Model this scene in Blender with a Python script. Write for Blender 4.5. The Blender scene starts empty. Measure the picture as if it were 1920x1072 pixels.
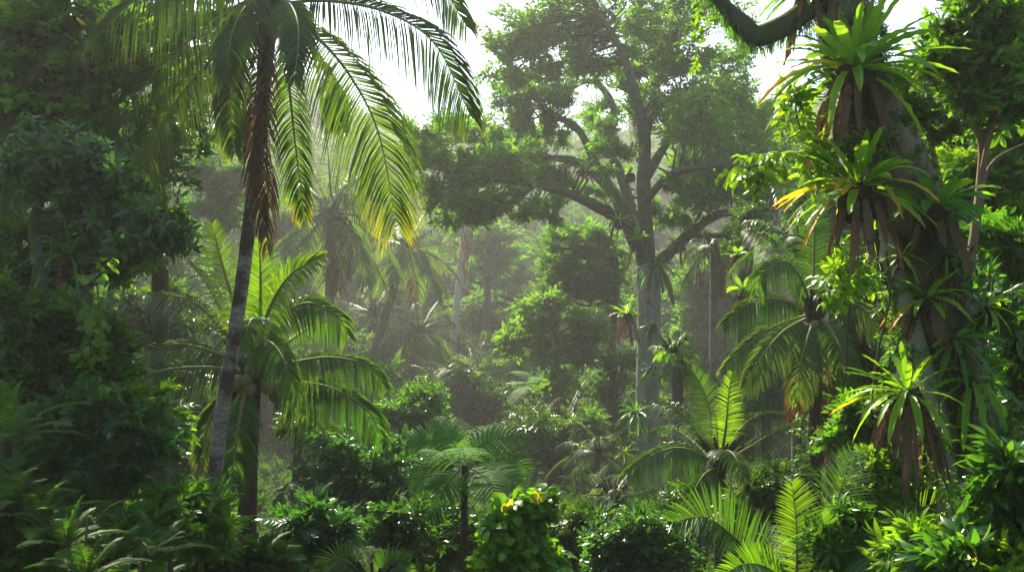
import bpy, math
import numpy as np
from mathutils import Vector
rng = np.random.default_rng(7)
C = bpy.context.scene.collection
F = 1600.0; CZ = 6.6                       # focal length in photo pixels, eye height above the valley floor
UP = np.array([0, 0, 1.0])
def DM(d): return d if d <= 18 else 18+(d-18)*4.4     # the valley beyond the near plants runs on far behind them
def KS(d): return DM(d)/d
def P(px, py, d):
    d = DM(d)
    return np.array([(px-960)/F*d, d, CZ-(py-536)/F*d])
def nrm(a): return a/np.maximum(np.linalg.norm(a, axis=-1, keepdims=True), 1e-9)
def sm(t): t = np.clip(t, 0, 1); return t*t*(3-2*t)
def ground(x, y):
    h = 5.0*sm((11.5-y)/12.5)-0.205*np.clip(y-18, 0, 42)
    h = h + np.minimum(0.38*np.maximum(0, -5.5-x-0.1*np.maximum(y-12, 0)), 20) + np.minimum(0.36*np.maximum(0, x-7.0-0.22*np.maximum(y-9, 0)), 20)
    h = h + 0.262*np.maximum(0, y-78)
    h = np.minimum(h, 52+0.02*np.abs(y))
    return h + 0.18*np.sin(x*0.9+1)*np.cos(y*0.7) + 0.35*np.sin(x*0.23+y*0.17)

# ------------------------------------------------------------------ meshes
class Geo:
    def __init__(s): s.V=[]; s.Q=[]; s.T=[]; s.A=[]; s.B=[]; s.qm=[]; s.tm=[]; s.n=0
    def add(s, V, quads=None, tris=None, a=None, b=None, mi=0):
        V = np.asarray(V, float).reshape(-1, 3); m = len(V)
        s.V.append(V)
        s.A.append(np.broadcast_to(0.0 if a is None else np.asarray(a, float).ravel(), (m,)))
        s.B.append(np.broadcast_to(0.0 if b is None else np.asarray(b, float).ravel(), (m,)))
        if quads is not None and len(quads): s.Q.append(np.asarray(quads, np.int64)+s.n); s.qm.append(np.full(len(quads), mi))
        if tris is not None and len(tris): s.T.append(np.asarray(tris, np.int64)+s.n); s.tm.append(np.full(len(tris), mi))
        s.n += m
    def build(s, name, mat, parent=None):
        me = bpy.data.meshes.new(name)
        if not s.V: s.add(np.zeros((3,3)), tris=[[0,1,2]])
        V = np.concatenate(s.V).astype(np.float32)
        o = bpy.data.objects.new(name, me); C.objects.link(o)
        base = np.zeros(3)
        if parent is not None:
            o.parent = parent; base = np.array(PLOC[parent.name])
        V = (V - base).astype(np.float32)
        Q = np.concatenate(s.Q) if s.Q else np.zeros((0,4), np.int64)
        T = np.concatenate(s.T) if s.T else np.zeros((0,3), np.int64)
        me.vertices.add(len(V)); me.vertices.foreach_set('co', V.ravel())
        loops = np.concatenate([Q.ravel(), T.ravel()]).astype(np.int32)
        me.loops.add(len(loops)); me.loops.foreach_set('vertex_index', loops)
        npol = len(Q)+len(T); me.polygons.add(npol)
        st = np.concatenate([np.arange(len(Q))*4, len(Q)*4+np.arange(len(T))*3]).astype(np.int32)
        me.polygons.foreach_set('loop_start', st)
        mats = mat if isinstance(mat, (list, tuple)) else [mat]
        for m in mats: me.materials.append(m)
        mi = np.concatenate(s.qm+s.tm).astype(np.int32) if len(mats) > 1 else np.zeros(npol, np.int32)
        me.polygons.foreach_set('material_index', mi)
        me.polygons.foreach_set('use_smooth', np.ones(npol, bool))
        for nm, arr in (('t', s.A), ('c', s.B)):
            at = me.attributes.new(nm, 'FLOAT', 'POINT'); at.data.foreach_set('value', np.concatenate(arr).astype(np.float32))
        me.update(calc_edges=True); PLOC[o.name] = list(base)
        return o
PLOC = {}
def thing(name, label, cat, loc, group=None):
    o = bpy.data.objects.new(name, None); C.objects.link(o); o.empty_display_size = 0.1
    o.location = [float(v) for v in loc]; PLOC[o.name] = [float(v) for v in loc]
    o['label'] = label; o['category'] = cat
    if group: o['group'] = group
    return o
def stuff(o, label, cat): o['kind'] = 'stuff'; o['label'] = label; o['category'] = cat; return o

# ------------------------------------------------------------------ curves and tubes
def spline(pts, n):
    p = np.asarray(pts, float)
    if len(p) == 2: return p[0]+(p[1]-p[0])*np.linspace(0, 1, n)[:, None]
    q = np.vstack([2*p[0]-p[1], p, 2*p[-1]-p[-2]])
    u = np.linspace(0, len(p)-1-1e-9, n); i = u.astype(int); f = (u-i)[:, None]
    a, b, c, d = q[i], q[i+1], q[i+2], q[i+3]
    return 0.5*((2*b)+(-a+c)*f+(2*a-5*b+4*c-d)*f*f+(-a+3*b-3*c+d)*f**3)
def resamp(pts, n):
    d = np.concatenate([[0], np.cumsum(np.linalg.norm(np.diff(pts, axis=0), axis=1))])
    u = np.linspace(0, d[-1], n)
    return np.stack([np.interp(u, d, pts[:, k]) for k in range(3)], 1), d[-1]
def tube(g, pts, rad, k=7, n=None, rough=0.0, mi=0, smooth=True):
    pts = np.asarray(pts, float); rad = np.broadcast_to(np.asarray(rad, float), (len(pts),))
    if n is None: n = len(pts)*4
    c = spline(pts, n) if smooth and len(pts) > 2 else spline(pts[[0, -1]] if len(pts) == 2 else pts, n)
    r = np.interp(np.linspace(0, 1, n), np.linspace(0, 1, len(rad)), rad)
    t = nrm(np.gradient(c, axis=0))
    ref = np.array([0.31, 0.92, 0.22]) if abs(t[0][2]) > .7 else UP
    x = nrm(np.cross(t, ref)); y = np.cross(t, x)
    a = np.linspace(0, 2*np.pi, k, endpoint=False)
    rr = r[:, None]*np.ones((1, k))
    if rough:
        ph = rng.uniform(0, 6.28, 6); L = np.linspace(0, 1, n)[:, None]*n*0.18
        rr = rr*(1+rough*(np.sin(2*a[None]+ph[0]+L*.5)*.5+np.sin(3*a[None]+ph[1]-L*.7)*.4+np.sin(5*a[None]+ph[2]+L)*.3+.4*np.sin(L*2+ph[3])))
    V = c[:, None]+rr[..., None]*(np.cos(a)[None, :, None]*x[:, None]+np.sin(a)[None, :, None]*y[:, None])
    i = np.arange(n-1)[:, None]*k; j = np.arange(k)[None]; j2 = (j+1) % k
    q = np.stack([i+j, i+j2, i+k+j2, i+k+j], -1).reshape(-1, 4)
    ln = np.concatenate([[0], np.cumsum(np.linalg.norm(np.diff(c, axis=0), axis=1))])
    tt = np.repeat(ln, k)
    g.add(np.vstack([V.reshape(-1, 3), c[-1:]+t[-1:]*r[-1]]), quads=q, tris=[[(n-1)*k+jj, (n-1)*k+(jj+1) % k, n*k] for jj in range(k)], a=np.append(tt, ln[-1]), mi=mi)
    return c, r
def ball(g, c, r, sc=(1, 1, 1), k=8, lump=0.12, mi=0):
    th = np.linspace(0, np.pi, k//2+3)[1:-1]; ph = np.linspace(0, 2*np.pi, k, endpoint=False)
    T, H = np.meshgrid(th, ph, indexing='ij')
    s = np.stack([np.sin(T)*np.cos(H), np.sin(T)*np.sin(H), np.cos(T)], -1).reshape(-1, 3)
    s = s*(1+lump*rng.uniform(-1, 1, (len(s), 1)))
    m = len(th); i = np.arange(m-1)[:, None]*k; j = np.arange(k)[None]
    q = np.stack([i+j, i+k+j, i+k+(j+1) % k, i+(j+1) % k], -1).reshape(-1, 4)
    V = np.vstack([s, [[0, 0, 1]], [[0, 0, -1]]])*np.array(sc)*r+c
    tr = [[jj, (jj+1) % k, m*k] for jj in range(k)]+[[(m-1)*k+(jj+1) % k, (m-1)*k+jj, m*k+1] for jj in range(k)]
    g.add(V, quads=q, tris=tr, mi=mi)

# ------------------------------------------------------------------ leaves and sprigs (unit length along +y, +z is the upper side)
def leaf_hi(w=0.2, droop=0.18, fold=0.25):
    y = np.array([0, .22, .5, .8, 1]); hw = w*np.array([.06, .8, 1, .55, .02])
    V = []
    for yy, h in zip(y, hw):
        z = -droop*yy*yy
        V += [[-h, yy, z+fold*h], [0, yy, z], [h, yy, z+fold*h]]
    q = []
    for r in range(4):
        b = r*3; q += [[b, b+1, b+4, b+3], [b+1, b+2, b+5, b+4]]
    return np.array(V, float), np.array(q)
def leaf_mid(w=0.22, droop=0.15, fold=0.3):
    V = np.array([[0, 0, 0], [-w*.85, .35, fold*w-droop*.12], [0, .42, -droop*.15], [w*.85, .35, fold*w-droop*.12], [-w*.6, .75, fold*w*.6-droop*.55], [w*.6, .75, fold*w*.6-droop*.55], [0, 1, -droop]])
    q = np.array([[0, 2, 1, 1], [0, 3, 2, 2]]); t = np.array([[0, 2, 1], [0, 3, 2], [1, 2, 4], [2, 3, 5], [2, 6, 4], [2, 5, 6]])
    return V, t
def leaf_lo(w=0.25, droop=0.15, fold=0.3):
    V = np.array([[0, 0, 0], [-w, .45, fold*w], [0, 1, -droop], [w, .45, fold*w]])
    return V, np.array([[0, 2, 1], [0, 3, 2]])
def frames(D, N):
    D = nrm(D); X = np.cross(D, N); bad = np.linalg.norm(X, axis=-1) < 1e-3
    X[bad] = np.cross(D[bad], np.array([.3, .9, .1])); X = nrm(X); return X, D, np.cross(X, D)
def place(V, Fc, Pn, D, N, S):
    X, Y, Z = frames(np.asarray(D, float), np.broadcast_to(np.asarray(N, float), np.shape(D)).copy())
    S = np.broadcast_to(np.asarray(S, float), (len(Pn),))[:, None, None]
    W = Pn[:, None]+S*(V[None, :, 0:1]*X[:, None]+V[None, :, 1:2]*Y[:, None]+V[None, :, 2:3]*Z[:, None])
    n, k = len(Pn), len(V)
    Fo = (Fc[None]+(np.arange(n)*k)[:, None, None]).reshape(-1, Fc.shape[1])
    return W.reshape(-1, 3), Fo
def sprig(kind, lod, r):
    """one spray of leaves about 1 unit long; returns V, faces"""
    L, D, N, Sz = [], [], [], []
    lf = dict(hi=leaf_hi, mid=leaf_mid, lo=leaf_lo)[lod]
    w, dr = 0.2, 0.2
    if kind == 'ovate':
        n = 9 if lod != 'lo' else 8; w = .24
        for i in range(n):
            u = (i+.6)/n; s = 1 if i % 2 else -1
            L.append([0, u*.8, -.1*u*u]); D.append([s*(1.0-.55*u)+r.normal(0, .2), .55+.6*u+r.normal(0, .15), r.normal(-.05, .3)])
            N.append([r.normal(0, .55), r.normal(0, .55), 1]); Sz.append((.42-.1*u)*r.uniform(.8, 1.15))
    elif kind == 'pinnate':
        n = 15 if lod != 'lo' else 11; w = .17
        for i in range(n):
            u = (i//2+.8)/(n//2+1); s = 1 if i % 2 else -1
            if i == n-1: s = 0; u = 1
            L.append([0, u*.85, .12*u-.3*u*u]); D.append([s, .45+.2*u, -.25+r.normal(0, .1)]); N.append([0, .2, 1]); Sz.append((.36-.12*abs(u-.45))*r.uniform(.85, 1.1))
    elif kind == 'whorl':
        n = 9 if lod != 'lo' else 7; w = .19; dr = .3
        for i in range(n):
            a = i*2.4; el = .75-.9*i/n+r.normal(0, .1); u = .35+.3*(1-i/n)
            L.append([0, u, 0]); D.append([math.cos(a), el+.15, math.sin(a)*.9]); N.append([0, 1, .35]); Sz.append(.6*r.uniform(.75, 1.1))
    elif kind == 'fine':
        n = 16 if lod != 'lo' else 12; w = .26
        for i in range(n):
            u = (i+.6)/n; s = 1 if i % 2 else -1
            L.append([s*.12*r.uniform(0, 2), u*.85, r.normal(0, .06)]); D.append([s*.9+r.normal(0, .3), .6+r.normal(0, .3), r.normal(-.1, .4)])
            N.append([r.normal(0, .5), r.normal(0, .5), 1]); Sz.append(.27*r.uniform(.75, 1.2))
    elif kind == 'heart':
        n = 6; w = .42; dr = .3
        for i in range(n):
            u = (i+.6)/n; s = 1 if i % 2 else -1
            L.append([s*.15, u*.8, .05]); D.append([s*(.9-.4*u), .5+.3*u, -.35+r.normal(0, .2)]); N.append([0, .45, 1]); Sz.append(.44*r.uniform(.75, 1.2))
    elif kind == 'oval':
        n = 7; w = .17; dr = .3
        for i in range(n):
            u = (i+.6)/n; s = 1 if i % 2 else -1
            if i == n-1: s = .2
            L.append([0, u*.75, -.12*u*u]); D.append([s*(1.0-.4*u)+r.normal(0, .15), .6+.5*u, -.3+r.normal(0, .25)]); N.append([r.normal(0, .35), r.normal(0, .3), 1]); Sz.append(.52*r.uniform(.75, 1.15))
    elif kind == 'lance':
        n = 9; w = .13; dr = .35
        for i in range(n):
            a = i*2.4; el = .9-1.0*i/n
            L.append([0, .25+.2*(1-i/n), 0]); D.append([math.cos(a), el+.2, math.sin(a)*.9]); N.append([0, 1, .35]); Sz.append(.8*r.uniform(.75, 1.1))
    V0, F0 = lf(w, dr)
    V, Fc = place(V0, F0, np.array(L, float), np.array(D, float), np.array(N, float), np.array(Sz))
    if lod == 'hi':
        b = .012; st = np.array([[-b, 0, 0], [b, 0, 0], [b, .8, -.06], [-b, .8, -.06]])
        Fc = np.vstack([Fc, np.array([[0, 1, 2, 3]])+len(V)]); V = np.vstack([V, st])
    return V, Fc
SP = {}
def sprigs(kind, lod):
    if (kind, lod) not in SP: SP[(kind, lod)] = [sprig(kind, lod, np.random.default_rng(100+i)) for i in range(5)]
    return SP[(kind, lod)]
def scatter(g, kind, lod, Pn, D, S, tilt=0.8, mi=0):
    vs = sprigs(kind, lod); pick = rng.integers(0, len(vs), len(Pn))
    Nn = nrm(UP+rng.normal(0, tilt, (len(Pn), 3)))
    for i, (V, Fc) in enumerate(vs):
        m = pick == i
        if m.any():
            W, Fo = place(V, Fc, Pn[m], D[m], Nn[m], np.broadcast_to(S, (len(Pn),))[m])
            g.add(W, **({'quads': Fo} if Fo.shape[1] == 4 else {'tris': Fo}), mi=mi)
def rdir(n): return nrm(rng.normal(0, 1, (n, 3)))
def clumps(blobs, per, cr=0.38, flat=0.75):
    """blobs: array of x,y,z,r -> clump centres and radii spread through each blob (mostly its outer half)"""
    out = []
    for b in blobs:
        n = max(2, int(round(per)))
        d = rdir(n); d[:, 2] *= flat
        out.append(np.hstack([b[:3]+d*b[3]*(rng.uniform(.2, 1, (n, 1))**.55), np.full((n, 1), b[3]*cr)*rng.uniform(.7, 1.35, (n, 1)), np.tile(b[:3], (n, 1))]))
    return np.vstack(out)
def leafmass(g, cl, per, kind, lod, size, upw=.35, hang=0.0, mi=0, vz=.6):
    n = len(cl)*per; k = np.repeat(np.arange(len(cl)), per)
    d = rdir(n); rr = rng.uniform(0.05, 1, (n, 1))**.5
    off = d*rr*cl[k, 3:4]*np.array([1, 1, vz])
    Pn = cl[k, :3]+off
    D = nrm((nrm(off)*.8+.7*nrm(cl[k, :3]-cl[k, 4:7]+1e-6))*np.array([1, 1, .45])+UP*(upw-hang-.15)+rng.normal(0, .3, (n, 3)))
    scatter(g, kind, lod, Pn-D*size*.4, D, size*rng.uniform(.7, 1.25, n), mi=mi)

# ------------------------------------------------------------------ palm and fern fronds
def frond(gl, gr, ctrl, n=60, L=0.8, w=0.022, droop=0.7, vee=0.15, u0=0.14, r0=0.025, seg=3, mi=0, rmi=0, ragged=0.06, fwd=.4, side_ref=None, segw=None):
    c0 = spline(ctrl, 48); c, ln = resamp(c0, 60)
    u = np.linspace(u0, 1, n)+rng.normal(0, .002, n); u = np.clip(u, 0, 1)
    x = np.linspace(0, 1, 60)
    B = np.stack([np.interp(u, x, c[:, k]) for k in range(3)], 1)
    Tn = nrm(np.gradient(c, axis=0)); T = nrm(np.stack([np.interp(u, x, Tn[:, k]) for k in range(3)], 1))
    ref = UP if side_ref is None else np.asarray(side_ref, float)
    S = np.cross(T, ref); S0 = nrm(np.cross(c[-1]-c[0], ref)+1e-6)
    wgt = np.clip(np.linalg.norm(S, axis=1, keepdims=True)*2.2, 0, 1); S = nrm(nrm(S)*wgt+S0*(1-wgt)*np.sign(np.sum(nrm(S)*S0, 1, keepdims=True)+1e-6)*1.0)
    N = nrm(np.cross(S, T))
    prof = np.clip(np.sin(np.pi*np.clip(u*.86+.1, 0, 1)), .0, 1)**.55; prof = prof*(.62+.38*np.clip((u-u0)/.18, 0, 1))
    for sd in (-1, 1):
        keep = rng.uniform(0, 1, n) > ragged
        b, t, s, nn, l = B[keep], T[keep], S[keep], N[keep], (L*prof*rng.uniform(.86, 1.1, n))[keep]
        uu = u[keep]; m = len(b)
        d = nrm(t*(fwd+.55*uu[:, None]**2)+sd*s*(1-.25*uu[:, None])+nn*vee+rng.normal(0, .032, (m, 3)))
        ss = np.linspace(0, 1, seg+1)
        dr = droop*rng.uniform(.7, 1.25, m)
        pts = b[:, None]+l[:, None, None]*(d[:, None]*(ss-.25*np.minimum(droop, 1)*ss**2)[None, :, None]+np.array([0, 0, -1.])*(dr[:, None]*ss[None]**2)[..., None])
        wv = nrm(t-d*np.sum(t*d, 1, keepdims=True))
        hw = w*np.array([.55, 1, .75, .04] if seg == 3 else np.interp(ss, [0, .3, .7, 1], [.55, 1, .75, .04]))
        lift = nn[:, None]*hw[None, :, None]*.5
        Lf = pts-wv[:, None]*hw[None, :, None]+lift; R = pts+wv[:, None]*hw[None, :, None]-lift
        V = np.stack([Lf, R], 2)
        k = 2*(seg+1); i = np.arange(m)[:, None]*k; j = (np.arange(seg)*2)[None]
        q = np.stack([i+j, i+j+1, i+j+3, i+j+2], -1).reshape(-1, 4)
        A = np.repeat(uu[:, None]*.75+.25*ss[None], 2, 1).reshape(m, seg+1, 2)
        Bc = np.broadcast_to(ss[None, :, None], (m, seg+1, 2))
        gl.add(V.reshape(-1, 3), quads=q, a=(np.repeat((uu[:, None]*.72+.28*ss[None])[:, :, None], 2, 2)).ravel(), b=Bc.ravel(), mi=mi)
    tube(gr, c[::4], np.linspace(r0, r0*.15, len(c[::4])), k=5, n=26, mi=rmi)
    return c
def fern_frond(g, ctrl, n=22, L=0.45, m=16, pw=0.07, droop=.25, mi=0, r0=.012, u0=.1, ref=UP):
    """twice-divided frond: pinnae along the stalk, each a row of small leaflets"""
    c, ln = resamp(spline(ctrl, 48), 60); x = np.linspace(0, 1, 60)
    Tn = nrm(np.gradient(c, axis=0)); S0 = nrm(np.cross(c[-1]-c[0], ref)+1e-6)
    for i in range(n):
        u = u0+(1-u0)*(i+.3)/n
        b = np.array([np.interp(u, x, c[:, k]) for k in range(3)]); t = nrm(np.array([np.interp(u, x, Tn[:, k]) for k in range(3)]))
        s = np.cross(t, ref); s = nrm(s*1.0+S0*.3*(1 if np.dot(s, S0) > 0 else -1)); nn = np.cross(s, t)
        l = L*(np.sin(np.pi*min(1, u*.8+.18))**.8)*rng.uniform(.9, 1.08)
        for sd in (-1, 1):
            d = nrm(t*(.35+.5*u)+sd*s+nn*.08+rng.normal(0, .03, 3))
            v = np.linspace(.04, .98, m)
            cc = b+l*(d*v[:, None]+np.array([0, 0, -1])*droop*(v[:, None]**2))
            tt = nrm(d+np.array([0, 0, -2*droop])*v[:, None]); q = nrm(np.cross(tt, nn)); pl = pw*(1-.75*v**1.6)[:, None]*(l/L)**.5
            e = nrm(q+tt*.12); e2 = nrm(-q+tt*.12); ser = np.where(np.arange(m) % 2 == 0, 1.0, .72)[:, None]
            V = np.stack([cc+e*pl*ser-nn*pl*.3, cc, cc+e2*pl*ser-nn*pl*.3], 1)
            i_ = np.arange(m-1)[:, None]*3; j_ = np.arange(2)[None]
            g.add(V.reshape(-1, 3), quads=np.stack([i_+j_, i_+j_+1, i_+j_+4, i_+j_+3], -1).reshape(-1, 4), a=np.full(m*3, u), b=np.tile([1, 0, 1], m), mi=mi)
            pts = np.vstack([b, cc[::5], cc[-1]]); tube(g, pts, np.linspace(r0*.35, r0*.1, len(pts)), k=3, n=len(pts)*2, mi=mi)
    tube(g, c[::5], np.linspace(r0, r0*.2, len(c[::5])), k=5, n=24, mi=mi)
def strap(g, p0, d, L, w, arch=.35, wave=.12, rows=14, fold=.35, twist=0.0, mi=0, tip=.04):
    s = np.linspace(0, 1, rows); d = nrm(np.asarray(d, float))
    c = p0+L*(d*(s-.28*arch*s*s)[:, None]+np.array([0, 0, -1.])*(arch*s*s)[:, None])
    T = nrm(np.gradient(c, axis=0)); ref = UP if abs(d[2]) < .93 else nrm(np.array([d[0]*-1, -1.0, .2]))
    S = np.cross(T, ref); S = nrm(S); N = np.cross(S, T)
    if twist: S, N = S*math.cos(twist)+N*math.sin(twist), N*math.cos(twist)-S*math.sin(twist)
    hw = w*np.maximum(np.clip(np.sin(np.pi*np.clip(s*.93+.045, 0, 1))**.6, 0, 1)*(1-.25*(1-s)), tip); hw[-1] = w*tip
    f = rng.uniform(5, 8); ph = rng.uniform(0, 6)
    z1 = hw*fold+w*wave*np.sin(2*np.pi*f*s+ph); z2 = hw*fold+w*wave*np.sin(2*np.pi*f*s+ph+2)
    V = np.stack([c-S*hw[:, None]+N*z1[:, None], c-S*hw[:, None]*.5+N*(z1*.4)[:, None], c, c+S*hw[:, None]*.5+N*(z2*.4)[:, None], c+S*hw[:, None]+N*z2[:, None]], 1)
    i = np.arange(rows-1)[:, None]*5; j = np.arange(4)[None]
    q = np.stack([i+j, i+j+1, i+j+6, i+j+5], -1).reshape(-1, 4)
    g.add(V.reshape(-1, 3), quads=q, a=np.repeat(s, 5), b=np.tile([1, .5, 0, .5, 1], rows), mi=mi)

# ------------------------------------------------------------------ materials
def nd(nt, t, **kw):
    n = nt.nodes.new(t)
    for k, v in kw.items():
        if k in ('op',): n.operation = v
        else: setattr(n, k, v)
    return n
def mixc(nt, f, a, b, bt='MIX'):
    n = nt.nodes.new('ShaderNodeMix'); n.data_type = 'RGBA'; n.blend_type = bt
    for s, v in ((n.inputs[0], f), (n.inputs[6], a), (n.inputs[7], b)):
        if hasattr(v, 'is_linked') or isinstance(v, bpy.types.NodeSocket): nt.links.new(v, s)
        elif isinstance(v, (int, float)): s.default_value = v
        else: s.default_value = (*v, 1)
    return n.outputs[2]
def ramp(nt, f, a, b):
    n = nt.nodes.new('ShaderNodeMapRange'); n.clamp = True; nt.links.new(f, n.inputs[0])
    n.inputs[1].default_value = a; n.inputs[2].default_value = b; return n.outputs[0]
def newmat(name):
    m = bpy.data.materials.new(name); m.use_nodes = True; nt = m.node_tree; nt.nodes.clear()
    out = nt.nodes.new('ShaderNodeOutputMaterial'); return m, nt, out
def noise(nt, scale, det=3, vec=None, rough=.55):
    n = nt.nodes.new('ShaderNodeTexNoise'); n.inputs['Scale'].default_value = scale; n.inputs['Detail'].default_value = det; n.inputs['Roughness'].default_value = rough
    if vec is None:
        tc = nt.nodes.new('ShaderNodeTexCoord'); vec = tc.outputs['Object']
    nt.links.new(vec, n.inputs['Vector']); return n.outputs['Fac']
def leafmat(name, a, b, trans=None, tf=.35, rough=.42, spec=.25, tip=None, tip0=.7, tip1=1.0, odd=None, oddp=.02, spots=None, rib=None, jit=(.6, 1.35)):
    """a..b: range of the leaves' own colours; tip: colour reached towards the frond's end; odd: colour of a few aged leaves"""
    m, nt, out = newmat(name)
    g = nt.nodes.new('ShaderNodeNewGeometry'); oi = nt.nodes.new('ShaderNodeObjectInfo')
    col = mixc(nt, g.outputs['Random Per Island'], a, b)
    col = mixc(nt, ramp(nt, noise(nt, .55, 2), .35, .7), col, mixc(nt, .5, col, b), 'MIX')
    if tip is not None:
        at = nt.nodes.new('ShaderNodeAttribute'); at.attribute_name = 't'
        ad = nd(nt, 'ShaderNodeMath', op='ADD'); nt.links.new(at.outputs['Fac'], ad.inputs[0])
        mu = nd(nt, 'ShaderNodeMath', op='MULTIPLY_ADD'); nt.links.new(noise(nt, 5, 3), mu.inputs[0]); mu.inputs[1].default_value = .24; mu.inputs[2].default_value = -.12
        nt.links.new(mu.outputs[0], ad.inputs[1])
        col = mixc(nt, ramp(nt, ad.outputs[0], tip0, tip1), col, tip)
    if rib is not None:
        at = nt.nodes.new('ShaderNodeAttribute'); at.attribute_name = 'c'
        col = mixc(nt, ramp(nt, at.outputs['Fac'], .16, .02), col, rib)
    if spots is not None:
        col = mixc(nt, ramp(nt, noise(nt, 7, 4, rough=.7), .56, .7), col, spots)
    if odd is not None:
        gt = nd(nt, 'ShaderNodeMath', op='GREATER_THAN'); 
        wn = nt.nodes.new('ShaderNodeTexWhiteNoise'); wn.noise_dimensions = '1D'; nt.links.new(g.outputs['Random Per Island'], wn.inputs['W'])
        nt.links.new(wn.outputs['Value'], gt.inputs[0]); gt.inputs[1].default_value = 1-oddp
        col = mixc(nt, gt.outputs[0], col, odd)
    wv = nt.nodes.new('ShaderNodeTexWhiteNoise'); wv.noise_dimensions = '1D'; ws = nd(nt, 'ShaderNodeMath', op='MULTIPLY'); nt.links.new(g.outputs['Random Per Island'], ws.inputs[0]); ws.inputs[1].default_value = 77.7; nt.links.new(ws.outputs[0], wv.inputs['W'])
    vm = nt.nodes.new('ShaderNodeMapRange'); nt.links.new(wv.outputs['Value'], vm.inputs[0]); vm.inputs[3].default_value = jit[0]; vm.inputs[4].default_value = jit[1]
    h0 = nt.nodes.new('ShaderNodeHueSaturation'); nt.links.new(col, h0.inputs['Color']); nt.links.new(vm.outputs[0], h0.inputs['Value']); col = h0.outputs[0]
    hs = nt.nodes.new('ShaderNodeHueSaturation'); nt.links.new(col, hs.inputs['Color'])
    mr = nt.nodes.new('ShaderNodeMapRange'); nt.links.new(oi.outputs['Random'], mr.inputs[0]); mr.inputs[3].default_value = .488; mr.inputs[4].default_value = .51; nt.links.new(mr.outputs[0], hs.inputs['Hue'])
    mr = nt.nodes.new('ShaderNodeMapRange'); nt.links.new(oi.outputs['Random'], mr.inputs[0]); mr.inputs[3].default_value = 1.15; mr.inputs[4].default_value = .85; nt.links.new(mr.outputs[0], hs.inputs['Value'])
    p = nt.nodes.new('ShaderNodeBsdfPrincipled'); nt.links.new(hs.outputs[0], p.inputs['Base Color']); p.inputs['Roughness'].default_value = rough; p.inputs['Specular IOR Level'].default_value = spec
    tr = nt.nodes.new('ShaderNodeBsdfTranslucent')
    tcol = mixc(nt, 1.0, hs.outputs[0], trans or (1.9, 1.75, .6), 'MULTIPLY'); nt.links.new(tcol, tr.inputs['Color'])
    mx = nt.nodes.new('ShaderNodeMixShader'); mx.inputs[0].default_value = tf
    nt.links.new(p.outputs[0], mx.inputs[1]); nt.links.new(tr.outputs[0], mx.inputs[2]); nt.links.new(mx.outputs[0], out.inputs['Surface'])
    return m
def barkmat(name, a, b, moss=None, mossamt=.5, lich=None, scale=1.0, rings=0, rough=.85, bump=.6, stretch=(6, 6, 1.2)):
    m, nt, out = newmat(name)
    tc = nt.nodes.new('ShaderNodeTexCoord'); mp = nt.nodes.new('ShaderNodeMapping'); nt.links.new(tc.outputs['Object'], mp.inputs['Vector']); mp.inputs['Scale'].default_value = [s*scale for s in stretch]
    n1 = noise(nt, 1.6, 6, mp.outputs[0], .65); n2 = noise(nt, 1.3*scale, 4); n3 = noise(nt, 9*scale, 5, rough=.7)
    col = mixc(nt, ramp(nt, n1, .3, .7), a, b)
    hgt = n1
    if rings:
        at = nt.nodes.new('ShaderNodeAttribute'); at.attribute_name = 't'
        ad = nd(nt, 'ShaderNodeMath', op='MULTIPLY_ADD'); nt.links.new(at.outputs['Fac'], ad.inputs[0]); ad.inputs[1].default_value = rings
        nz = nd(nt, 'ShaderNodeMath', op='MULTIPLY'); nt.links.new(noise(nt, 4, 3), nz.inputs[0]); nz.inputs[1].default_value = 2.2; nt.links.new(nz.outputs[0], ad.inputs[2])
        fr = nd(nt, 'ShaderNodeMath', op='FRACT'); nt.links.new(ad.outputs[0], fr.inputs[0])
        rg = ramp(nt, fr.outputs[0], .0, .22)
        col = mixc(nt, mixf(nt, rg, .2), tuple(x*.3 for x in a), col)
        mm = nd(nt, 'ShaderNodeMath', op='MULTIPLY_ADD'); nt.links.new(rg, mm.inputs[0]); mm.inputs[1].default_value = .5; nt.links.new(n1, mm.inputs[2]); hgt = mm.outputs[0]
    if lich is not None: col = mixc(nt, ramp(nt, n3, .55, .66), col, lich)
    if moss is not None:
        ge = nt.nodes.new('ShaderNodeNewGeometry'); sx = nt.nodes.new('ShaderNodeSeparateXYZ'); nt.links.new(ge.outputs['Normal'], sx.inputs[0])
        ma = nd(nt, 'ShaderNodeMath', op='MULTIPLY_ADD'); nt.links.new(sx.outputs['Z'], ma.inputs[0]); ma.inputs[1].default_value = .18; nt.links.new(n2, ma.inputs[2])
        ma2 = nd(nt, 'ShaderNodeMath', op='MULTIPLY_ADD'); nt.links.new(n3, ma2.inputs[0]); ma2.inputs[1].default_value = .3; nt.links.new(ma.outputs[0], ma2.inputs[2])
        col = mixc(nt, ramp(nt, ma2.outputs[0], .95-mossamt*.6, 1.08-mossamt*.6), col, moss)
    bp = nt.nodes.new('ShaderNodeBump'); bp.inputs['Strength'].default_value = bump; bp.inputs['Distance'].default_value = .04; nt.links.new(hgt, bp.inputs['Height'])
    p = nt.nodes.new('ShaderNodeBsdfPrincipled'); nt.links.new(col, p.inputs['Base Color']); p.inputs['Roughness'].default_value = rough; p.inputs['Specular IOR Level'].default_value = .2
    nt.links.new(bp.outputs[0], p.inputs['Normal']); nt.links.new(p.outputs[0], out.inputs['Surface'])
    return m
def mixf(nt, f, lo):
    n = nd(nt, 'ShaderNodeMath', op='MULTIPLY_ADD'); nt.links.new(f, n.inputs[0]); n.inputs[1].default_value = 1-lo; n.inputs[2].default_value = lo; return n.outputs[0]

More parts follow.
